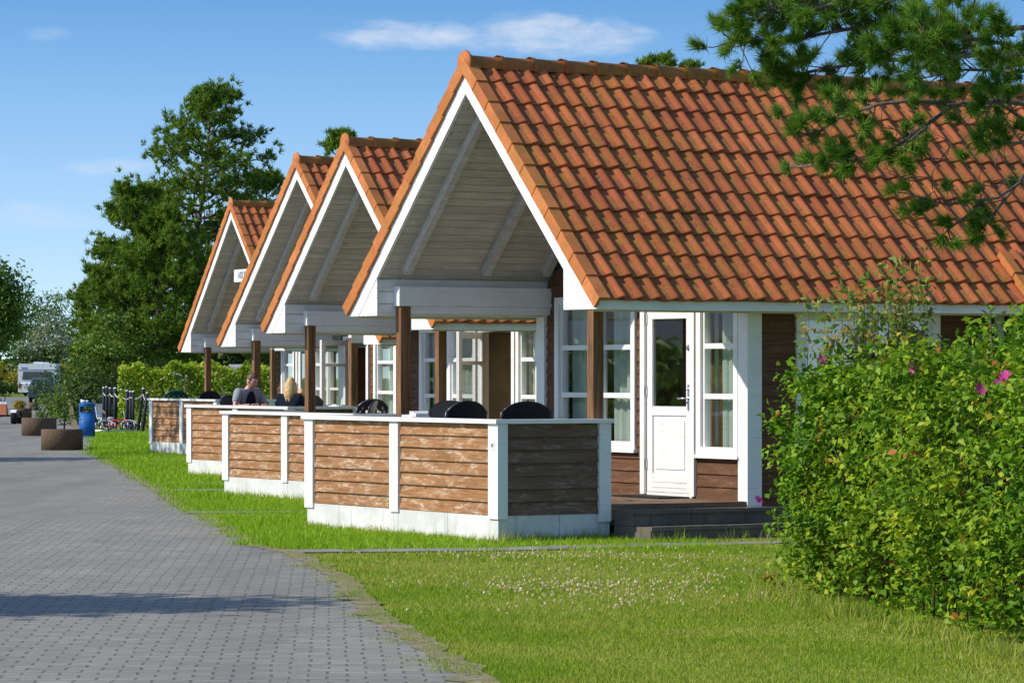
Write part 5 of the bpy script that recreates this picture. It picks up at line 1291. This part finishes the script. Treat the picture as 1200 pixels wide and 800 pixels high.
def seated(name, loc, rz, label, head_yaw, head_pitch, lean, shirt, hair, long_hair=False, s=1.0, hoff=(0, -.035, .185), arms=None, hair_mat='hair_brown', sleeve=True, legs_mat='trousers'):
    """sitter facing local -y; seat height .45"""
    root = empty(name, loc, rz, label, 'person'); V = lambda x, y, z: Vector((x * s, y * s, z * s))
    hip = V(0, .02, .53); belly = V(0, .02 - lean * .25, .70); chest = V(0, .03 - lean * .7, .90); neck = V(0, .035 - lean, 1.06); hb = V(0, .02 - lean * 1.15, 1.13)
    hc = neck + V(hoff[0], hoff[1] - lean * .15, hoff[2])
    sh = [neck + V(sg * .20, .01, -.06) for sg in (-1, 1)]
    arms = arms or [((-.27, -.16, .78), (-.10, -.42, .80)), ((.27, -.16, .78), (.10, -.42, .80))]
    el = [V(*a[0]) for a in arms]; wr = [V(*a[1]) for a in arms]
    kn = [V(sg * .13, -.42, .50) for sg in (-1, 1)]; an = [V(sg * .13, -.42, .08) for sg in (-1, 1)]; toe = [V(sg * .14, -.60, .035) for sg in (-1, 1)]
    vs = [hip, belly, chest, neck, hb] + sh + el + wr + [V(-.10, -.02, .52), V(.10, -.02, .52)] + kn + an + toe
    ed = [(0, 1), (1, 2), (2, 3), (3, 4), (2, 5), (2, 6), (5, 7), (6, 8), (7, 9), (8, 10), (0, 11), (0, 12), (11, 13), (12, 14), (13, 15), (14, 16), (15, 17), (16, 18)]
    rd = [(.15 * s, .12 * s), (.135 * s, .11 * s), (.15 * s, .11 * s), .060 * s, .055 * s, .065 * s, .065 * s, .043 * s, .043 * s, .028 * s, .028 * s, .09 * s, .09 * s, .06 * s, .06 * s, .042 * s, .042 * s, .035 * s, .035 * s]
    hm, Mx = head_mesh(hc, s, head_yaw, head_pitch)
    parts = [skin(vs, ed, rd), hm]
    for i, sg in enumerate((-1, 1)): parts += hand(wr[i], (wr[i] - el[i]), (0, 0, 1), s)
    skobj('body', parts, 'skin', root)
    g = 1.10
    tv = [hip, belly, chest, neck + V(0, 0, -.015)] + sh + [sh[0].lerp(el[0], .75 if sleeve else 1.0), sh[1].lerp(el[1], .75 if sleeve else 1.0)]
    te = [(0, 1), (1, 2), (2, 3), (2, 4), (2, 5), (4, 6), (5, 7)]; tr_ = [(.172 * s, .15 * s), (.165 * s, .15 * s), (.182 * s, .158 * s), .088 * s, .092 * s, .092 * s, .068 * s, .068 * s]
    if not sleeve: tv += [wr[0].lerp(el[0], .1), wr[1].lerp(el[1], .1)]; te += [(6, 8), (7, 9)]; tr_ += [.045 * s, .045 * s]
    so_ = skobj('shirt', [skin(tv, te, tr_)], shirt, root)
    lg = [hip, V(-.10, -.02, .52), V(.10, -.02, .52)] + kn + [a + V(0, 0, .04) for a in an]
    skobj('trousers', [skin(lg, [(0, 1), (0, 2), (1, 3), (2, 4), (3, 5), (4, 6)], [.155 * s, .105 * s, .105 * s, .075 * s, .075 * s, .058 * s, .058 * s])], legs_mat, root)
    shoe = [skin([a + V(0, .03, -.045), a.lerp(t, .5) + V(0, 0, -.03), t], [(0, 1), (1, 2)], [.042 * s, .045 * s, .035 * s], 1) for a, t in zip(an, toe)]
    skobj('shoes', shoe, 'black_plastic', root)
    # hair
    mb = MB()
    def hf(d, q):
        q = q.copy(); cut = -.05 if not long_hair else -.35
        if d.y < -.25 and d.z < .42: return Vector((d.x * .06, -.03, d.z * .09))     # open over the face
        if d.z < cut: q *= .72
        return q * (1 + .03 * math.sin(d.x * 23) * math.sin(d.z * 19))
    mb.ball((0, .008, .012), (.086, .107, .124), 26, 18, f=hf); mb.xform(Mx); hair_parts = [mbmesh(mb)]
    if long_hair:
        for i in range(17):
            a = -1.35 + 2.7 * i / 16 + PI / 2; bx, by = math.cos(a), math.sin(a); R0 = .086
            pts = [Vector((bx * R0, by * (R0 + .02), .04)), Vector((bx * (R0 + .02), by * (R0 + .035), -.08)), Vector((bx * (R0 + .03 + .01 * math.sin(i * 2.1)), by * (R0 + .045), -.20)), Vector((bx * (R0 + .005), by * (R0 + .03), -.32 - .03 * math.sin(i * 1.7)))]
            hair_parts.append(skin([Mx @ p for p in pts], [(0, 1), (1, 2), (2, 3)], [.024 * s, .028 * s, .027 * s, .012 * s], 1))
    skobj('hair', hair_parts, hair_mat, root)
    # eyes and brows as small pieces of the face
    ey = MB()
    for sg in (-1, 1): ey.ball((sg * .029, -.083, .014), (.011, .008, .006), 8, 6)
    ey.xform(Mx); ey.build('eyes', 'shirt_navy', root)
    return root, Mx, neck, chest
mp = hloc(2, .75, 3.42, DECK + .02)
man, Mx, nk, chst = seated('person', mp, R(40), 'man in grey shirt with dark front, head bowed, seated behind the fence', R(18), R(24), .14, 'shirt_grey', 'short', s=1.08, hoff=(0, -.085, .135),
       arms=[((-.33, -.18, .76), (-.16, -.40, .80)), ((.31, -.20, .76), (.10, -.42, .80))])
fp = MB(); fp.ball((0, -.02, .86), (.125, .135, .24), 18, 14); fp.xform(Matrix.Scale(1.08, 4) @ Matrix.Translation((0, -.075, .0))); fp.build('shirt_front', 'shirt_navy', man)
gl_ = MB(); gl_.lathe([(.028, 0), (.034, .11)], n=14); gl_o = gl_.build('drinking_glass', 'lamp_red'); gl_o.location = hloc(2, .86, 3.02, DECK + .742); tag(gl_o, 'small dark red drink before the seated man', 'glass')
wp = Vector((-3.90, 60.0, DECK + .07))
seated('person', wp, R(160), 'woman with long blond hair seen from behind, in a dark top', R(10), R(6), .03, 'shirt_navy', 'long', True, .95, hair_mat='hair_blond', sleeve=False)
seated('person', Vector((-3.75, 60.9, DECK + .12)), R(205), 'blond child beside the woman, only the head showing past the post', R(0), R(10), .05, 'pink_cloth', 'short', False, .76, hair_mat='hair_blond')
chair_back('black_plastic', Vector((-3.86, 59.85, DECK)), R(165 + 180), 'black chair under the blond woman', w_=.56)
chair_back('black_plastic', hloc(2, .73, 3.52, DECK), R(40), 'black chair under the seated man', w_=.50)
chair_back('black_plastic', Vector((-3.71, 61.0, DECK)), R(205), 'black chair under the blond child', w_=.46)

# ------------------------------------------------------------------ vehicles at the far end
def wheel(parent, c, r, wd, axis='x'):
    t = MB(); t.lathe([(r * .62, -wd / 2), (r * .94, -wd / 2), (r, -wd * .3), (r, wd * .3), (r * .94, wd / 2), (r * .62, wd / 2)], n=24)
    rot = Matrix.Rotation(R(90), 4, 'Y') if axis == 'x' else Matrix.Rotation(R(90), 4, 'X'); t.xform(Matrix.Translation(c) @ rot)
    w_ = t.build('wheel', 'rubber', parent); h = MB(); h.lathe([(r * .60, -wd * .42), (r * .60, wd * .42), (r * .2, wd * .5)], n=18); h.xform(Matrix.Translation(c) @ rot); h.build('rim', 'steel', w_); return w_
def caravan():
    x0, y = G(21, 464); x1 = (66 - 600) / FPX * y; cx = (x0 + x1) / 2; wd = x1 - x0
    root = empty('caravan', (cx, y, 0), R(-2), 'white caravan with a dark end window parked at the end of the road', 'caravan'); h = 2.62; w2 = wd / 2
    poly = [(-w2, .42), (w2, .42), (w2, h - .12), (w2 - .12, h), (-w2 + .12, h), (-w2, h - .12)]
    m = MB(); m.prism([(a, 0, b) for a, b in poly], (0, 5.4, 0)); m.build('body', 'caravan_white', root)
    m = MB(); m.hexa([(-w2 + .02, -.10, .30), (w2 - .02, -.10, .30), (w2 - .02, .1, .30), (-w2 + .02, .1, .30), (-w2 + .02, -.10, 1.02), (w2 - .02, -.10, 1.02), (w2 - .02, -.004, 1.1), (-w2 + .02, -.004, 1.1)]); m.build('rear_skirt', 'caravan_white', root)
    m = MB(); m.hexa([(-w2 + .35, -.05, 1.35), (w2 - .35, -.05, 1.35), (w2 - .35, -.003, 1.35), (-w2 + .35, -.003, 1.35), (-w2 + .42, -.05, 1.98), (w2 - .42, -.05, 1.98), (w2 - .42, -.003, 1.98), (-w2 + .42, -.003, 1.98)]); m.build('window', 'car_glass', root)
    m = MB(); m.box((-w2 + .05, -.03, 2.1), (w2 - .05, -.002, 2.14)); m.build('trim_line', 'sign_grey', root)
    m = MB(); m.box((-w2 + .25, -.035, 2.26), (-w2 + .75, -.003, 2.32)); m.build('emblem_strip', 'label_blue', root)
    for sg in (-1, 1):
        m = MB(); m.box((sg * (w2 - .16) - .06, -.13, .62), (sg * (w2 - .16) + .06, -.1, .98)); m.build('tail_light', 'lamp_red', root)
        wheel(root, Vector((sg * (w2 - .14), 2.6, .34)), .34, .2)
    m = MB(); m.box((-.5, 1.2, h + .002), (.3, 2.1, h + .14)); m.build('roof_hatch', 'caravan_white', root); m = MB(); m.box((.45, .6, h + .002), (.85, 1.0, h + .09)); m.build('roof_hatch', 'caravan_white', root)
caravan()
def car():
    y = 212.0; x0, x1 = (33 - 600) / FPX * y, (66 - 600) / FPX * y; cx = (x0 + x1) / 2; w2 = .86
    root = empty('parked_car', (cx, y, 0), R(2), 'dark blue hatchback parked behind the caravan, seen from the rear', 'car')
    prof = [(0, .32), (-.06, .55), (-.05, .92), (.10, 1.0), (.42, 1.46), (.75, 1.53), (1.9, 1.50), (2.75, .98), (3.9, .82), (4.1, .55), (4.05, .30)]
    m = MB(); n = len(prof); vs = []
    for x, f in ((-w2, 1), (-w2 * .96, 1.0), (w2 * .96, 1.0), (w2, 1)):
        for a, b in prof:
            inset = .20 * max(0, (b - .95) / .55) if abs(x) == w2 else 0
            vs.append((x - math.copysign(inset, x) if abs(x) == w2 else (x - math.copysign(.20 * max(0, (b - .95) / .55), x)), a, b + (0 if abs(x) == w2 else .015)))
    fs = []
    for q in range(3):
        for i in range(n - 1): fs.append((q * n + i, q * n + i + 1, (q + 1) * n + i + 1, (q + 1) * n + i))
    fs += [tuple(range(n)), tuple(range(3 * n, 4 * n))]; fs += [(q * n, (q + 1) * n, (q + 1) * n + n - 1, q * n + n - 1) for q in range(3)]
    m.add(vs, fs); m.build('body', 'car_paint', root)
    m = MB(); m.hexa([(-.68, .10, 1.03), (.68, .10, 1.03), (.68, .16, 1.02), (-.68, .16, 1.02), (-.58, .375, 1.44), (.58, .375, 1.44), (.58, .42, 1.43), (-.58, .42, 1.43)]); m.build('rear_window', 'car_glass', root)
    for sg in (-1, 1):
        m = MB(); m.hexa([(sg * .84 - .05, -.075, .78), (sg * .84 + .03, -.075, .78), (sg * .84 + .03, .05, .78), (sg * .84 - .05, .05, .78), (sg * .82 - .05, -.05, 1.02), (sg * .82 + .03, -.05, 1.02), (sg * .80 + .03, .1, 1.02), (sg * .80 - .05, .1, 1.02)]); m.build('tail_light', 'lamp_red', root)
        m = MB(); m.ball((sg * .98, 2.45, 1.02), (.10, .06, .08), 10, 7); m.tube([(sg * .84, 2.5, .96), (sg * .95, 2.45, 1.0)], .02, 6); m.build('mirror', 'car_paint', root)
        for yy in (.75, 3.25): wheel(root, Vector((sg * .78, yy, .31)), .31, .2)
    m = MB(); m.box((-.26, -.082, .72), (.26, -.066, .84)); m.build('number_plate', 'white_plastic', root)
    m = MB(); m.box((-.84, -.12, .36), (.84, .05, .54)); m.build('bumper', 'car_paint', root)
car()
def pedal_cart():
    x, y = G(8, 497); root = empty('pedal_cart', (x - .25, y, 0), R(0), 'orange and grey pedal cart with fat black wheels at the edge of the road', 'cart')
    for sg in (-1, 1):
        for yy in (0, 1.35): wheel(root, Vector((sg * .50, yy, .235)), .235, .17)
    m = MB(); m.tube([(-.45, 0, .30), (.45, 0, .30)], .025, 8); m.tube([(-.45, 1.35, .30), (.45, 1.35, .30)], .025, 8); m.tube([(0, 0, .30), (0, 1.35, .30)], .04, 8); m.tube([(-.3, 0, .3), (-.3, 1.35, .3)], .025, 8); m.tube([(.3, 0, .3), (.3, 1.35, .3)], .025, 8); m.build('chassis', 'post_black', root)
    m = MB(); m.hexa([(-.34, -.12, .34), (.26, -.12, .34), (.26, .30, .34), (-.34, .30, .34), (-.30, -.02, .72), (.22, -.02, .72), (.24, .12, .72), (-.32, .12, .72)]); m.build('backrest', 'orange_paint', root)
    m = MB(); m.hexa([(-.34, .0, .722), (.26, .0, .722), (.26, .12, .722), (-.34, .12, .722), (-.30, .02, .80), (.22, .02, .80), (.22, .10, .80), (-.30, .10, .80)]); m.build('headrest', 'white_plastic', root)
    for sg in (-1, 1):
        m = MB(); n = 10; vs = []; fs = []
        for i in range(n + 1):
            a = R(20 + 120 * i / n); vs += [(sg * .50 - .11, .285 * math.cos(a), .235 + .285 * math.sin(a)), (sg * .50 + .11, .285 * math.cos(a), .235 + .285 * math.sin(a))]
        for i in range(n): fs.append((2 * i, 2 * i + 1, 2 * i + 3, 2 * i + 2))
        m.add(vs, fs, smooth=True); m.build('mudguard', 'white_plastic', root)
    m = MB(); m.tube([(-.05, .75, .34), (-.05, .62, .85), (-.05, .55, .9)], .02, 8); m.lathe([(.0, 0), (.0, .001)], (-.05, .55, .9), 4); m.tube([(-.05 + .16 * math.cos(a), .55, .92 + .16 * math.sin(a)) for a in np.linspace(0, 2 * PI, 17)], .016, 6); m.build('steering_wheel', 'rubber', root)
pedal_cart()
# white caravans beyond the clipped hedge
for i, (px, wpx, lab) in enumerate(((318, 42, 'white caravan roof beyond the clipped hedge, seen past the terrace posts'), (276, 44, 'white caravan roof beyond the clipped hedge, behind the post of the last terrace'), (200, 30, 'white caravan roof beyond the clipped hedge, above the green chair'))):
    y = 126 + 3 * i; x = (px - 600) / FPX * y; wd = wpx / FPX * y; hh = CAM_H + (438 - 427) / FPX * y
    root = empty('caravan', (x, y, 0), 0, lab, 'caravan', 'caravans beyond the hedge')
    m = MB(); m.prism([(-wd / 2, 0, .4), (wd / 2, 0, .4), (wd / 2, 0, hh - .1), (wd / 2 - .15, 0, hh), (-wd / 2 + .15, 0, hh), (-wd / 2, 0, hh - .1)], (0, 2.2, 0)); m.build('body', 'caravan_white', root)
    m = MB(); m.box((-wd * .35, -.03, 1.2), (wd * .35, -.002, 1.75)); m.build('window', 'car_glass', root)
    m = MB(); m.box((-.3, .6, hh + .002), (.3, 1.2, hh + .10)); m.build('roof_hatch', 'caravan_white', root)
    for sg in (-1, 1): wheel(root, Vector((sg * wd * .1, .15, .32)), .32, .2, 'y')

# ------------------------------------------------------------------ bikes and rack behind the bin
def bike_rack():
    x, y = G(131, 505.5); root = empty('bicycle_rack', (x, y, 0), R(0), 'low grey bicycle rack of bent hoops on the grass', 'bike rack')
    w2 = .80; r = MB(); r.tube([(-w2, 0, .03), (w2, 0, .03)], .02, 6); r.build('rail', 'steel', root); r = MB(); r.tube([(-w2, .4, .03), (w2, .4, .03)], .02, 6); r.build('rail', 'steel', root)
    first = None
    for i in range(9):
        if first is None:
            h = MB(); h.tube([(0, 0, .03), (0, -.02, .22), (0, .08, .30), (0, .2, .26), (0, .4, .03)], .014, 6); first = h.build('hoop', 'steel', root); o = first
        else: o = first.copy(); COL.objects.link(o); o.parent = root
        o.location.x = -w2 + .1 + i * .2
bike_rack()
def bicycle():
    x, y = G(140, 505.5); root = empty('childs_bicycle', (x - .05, y + .1, .04), R(12), 'red and white childs bicycle tipped against the rack', 'bicycle')
    tilt = Matrix.Rotation(R(-52), 4, 'X')
    def bt(mb): mb.xform(tilt); return mb
    for cx in (-.36, .36):
        t = MB(); t.tube([(cx + .22 * math.cos(a), 0, .235 + .22 * math.sin(a)) for a in np.linspace(0, 2 * PI, 25)], .018, 6); wv = bt(t).build('wheel', 'rubber', root)
        t = MB(); t.tube([(cx + .195 * math.cos(a), 0, .235 + .195 * math.sin(a)) for a in np.linspace(0, 2 * PI, 25)], .010, 5)
        for k in range(8): t.tube([(cx, 0, .235), (cx + .19 * math.cos(k * PI / 4), 0, .235 + .19 * math.sin(k * PI / 4))], .004, 4)
        bt(t).build('rim', 'steel', wv)
    f = MB(); f.tube([(-.36, 0, .235), (-.05, 0, .22), (.24, 0, .48), (-.16, 0, .50), (-.05, 0, .22)], .020, 8); f.tube([(-.36, 0, .235), (-.16, 0, .50), (-.18, 0, .56)], .016, 8); f.tube([(.36, 0, .235), (.27, 0, .46), (.24, 0, .60)], .018, 8); bt(f).build('frame', 'red_pink', root)
    f = MB(); f.ball((-.19, 0, .58), (.11, .06, .03), 12, 8); bt(f).build('saddle', 'white_plastic', root)
    f = MB(); f.tube([(.20, -.24, .64), (.24, -.08, .60), (.24, .08, .60), (.20, .24, .64)], .014, 8); bt(f).build('handlebar', 'white_plastic', root)
    for cx in (-.36, .36):
        f = MB(); f.tube([(cx + .255 * math.cos(a), 0, .235 + .255 * math.sin(a)) for a in np.linspace(R(20), R(160), 12)], .020, 6); bt(f).build('mudguard', 'white_plastic', root)
bicycle()
root = empty('white_chair', (G(121, 500)[0], G(121, 500)[1], 0), R(35), 'white folding seat standing tilted beside the blue bin', 'seat')
m = MB(); m.hexa([(-.17, .12, .30), (.17, .12, .30), (.17, .15, .30), (-.17, .15, .30), (-.15, .32, .78), (.15, .32, .78), (.15, .345, .78), (-.15, .345, .78)]); m.build('backrest', 'white_plastic', root)
m = MB(); m.box((-.18, -.22, .275), (.18, .12, .298)); m.build('seat', 'white_plastic', root)
for sg in (-1, 1):
    m = MB(); m.tube([(sg * .16, -.2, .274), (sg * .16, .16, 0)], .012, 6); m.build('leg', 'steel', root); m = MB(); m.tube([(sg * .185, .1, .29), (sg * .185, -.24, 0)], .012, 6); m.build('leg', 'steel', root)
pl_ = MB(); a = P(111, 473, 100); b = P(123.5, 484, 100); pl_.hexa([a + Vector(q) for q in ((-.02, 0, -.05), (-.02, .06, -.05), (-.02, .06, .05), (-.02, 0, .05))] + [b + Vector(q) for q in ((0, 0, -.04), (0, .06, -.04), (0, .06, .04), (0, 0, .04))])
pw_ = empty('sun_lounger', (0, 0, 0), 0, 'pale wooden lounger frame tilted up behind the blue bin', 'lounger'); pl_.build('slat_back', 'wood_pale', pw_)
pl_ = MB(); pl_.tube([b + Vector((0, .03, 0)), Vector((b.x + .1, b.y + .03, 0))], .014, 6); pl_.build('leg', 'post_black', pw_)
pl_ = MB(); pl_.tube([a + Vector((0, .03, 0)), Vector((a.x - .1, a.y + .03, 0))], .014, 6); pl_.build('leg', 'post_black', pw_)
root = empty('tilted_board', (*G(85, 501), 0), 0, 'grey tilted board standing on the grass before the dark bush', 'board')
m = MB(); m.hexa([(-.04, 0, 0), (.20, 0, 0), (.20, .06, 0), (-.04, .06, 0), (-.16, 0, .95), (-.08, 0, .98), (-.08, .06, .98), (-.16, .06, .95)]); m.build('board', 'wood_pale', root)
m = MB(); m.tube([(.1, .03, 0), (.1, .5, 0)], .04, 6); m.build('foot', 'wood_pale', root)
root = empty('grey_lamp_post', (*G(135, 494), 0), 0, 'slim grey lamp post between the pine trunks', 'lamp')
m = MB(); hh = P(135, 401, G(135, 494)[1]).z; m.tube([(0, 0, 0), (0, 0, hh - .3)], [.05, .035], 8); m.build('pole', 'sign_grey', root)
m = MB(); m.lathe([(.05, hh - .3), (.13, hh - .22), (.14, hh - .02), (.05, hh)], n=14); m.build('lamp_head', 'table_grey', root)

# ------------------------------------------------------------------ settle everything on the falling ground
for o in list(SC.objects):
    if o.parent is not None or o.type in {'CAMERA', 'LIGHT'} or o.get('kind') == 'structure': continue
    if o.type == 'EMPTY' or o.location.length > 1e-6: o.location.z += zg(o.location.y)
    elif o.type == 'MESH':
        n = len(o.data.vertices); co = np.empty(n * 3, dtype=np.float32); o.data.vertices.foreach_get('co', co); co = co.reshape(-1, 3)
        t = np.clip((co[:, 1] - 38.5) / 8, 0, 1); co[:, 2] += -.09 * t * t * (3 - 2 * t); o.data.vertices.foreach_set('co', co.ravel()); o.data.update()
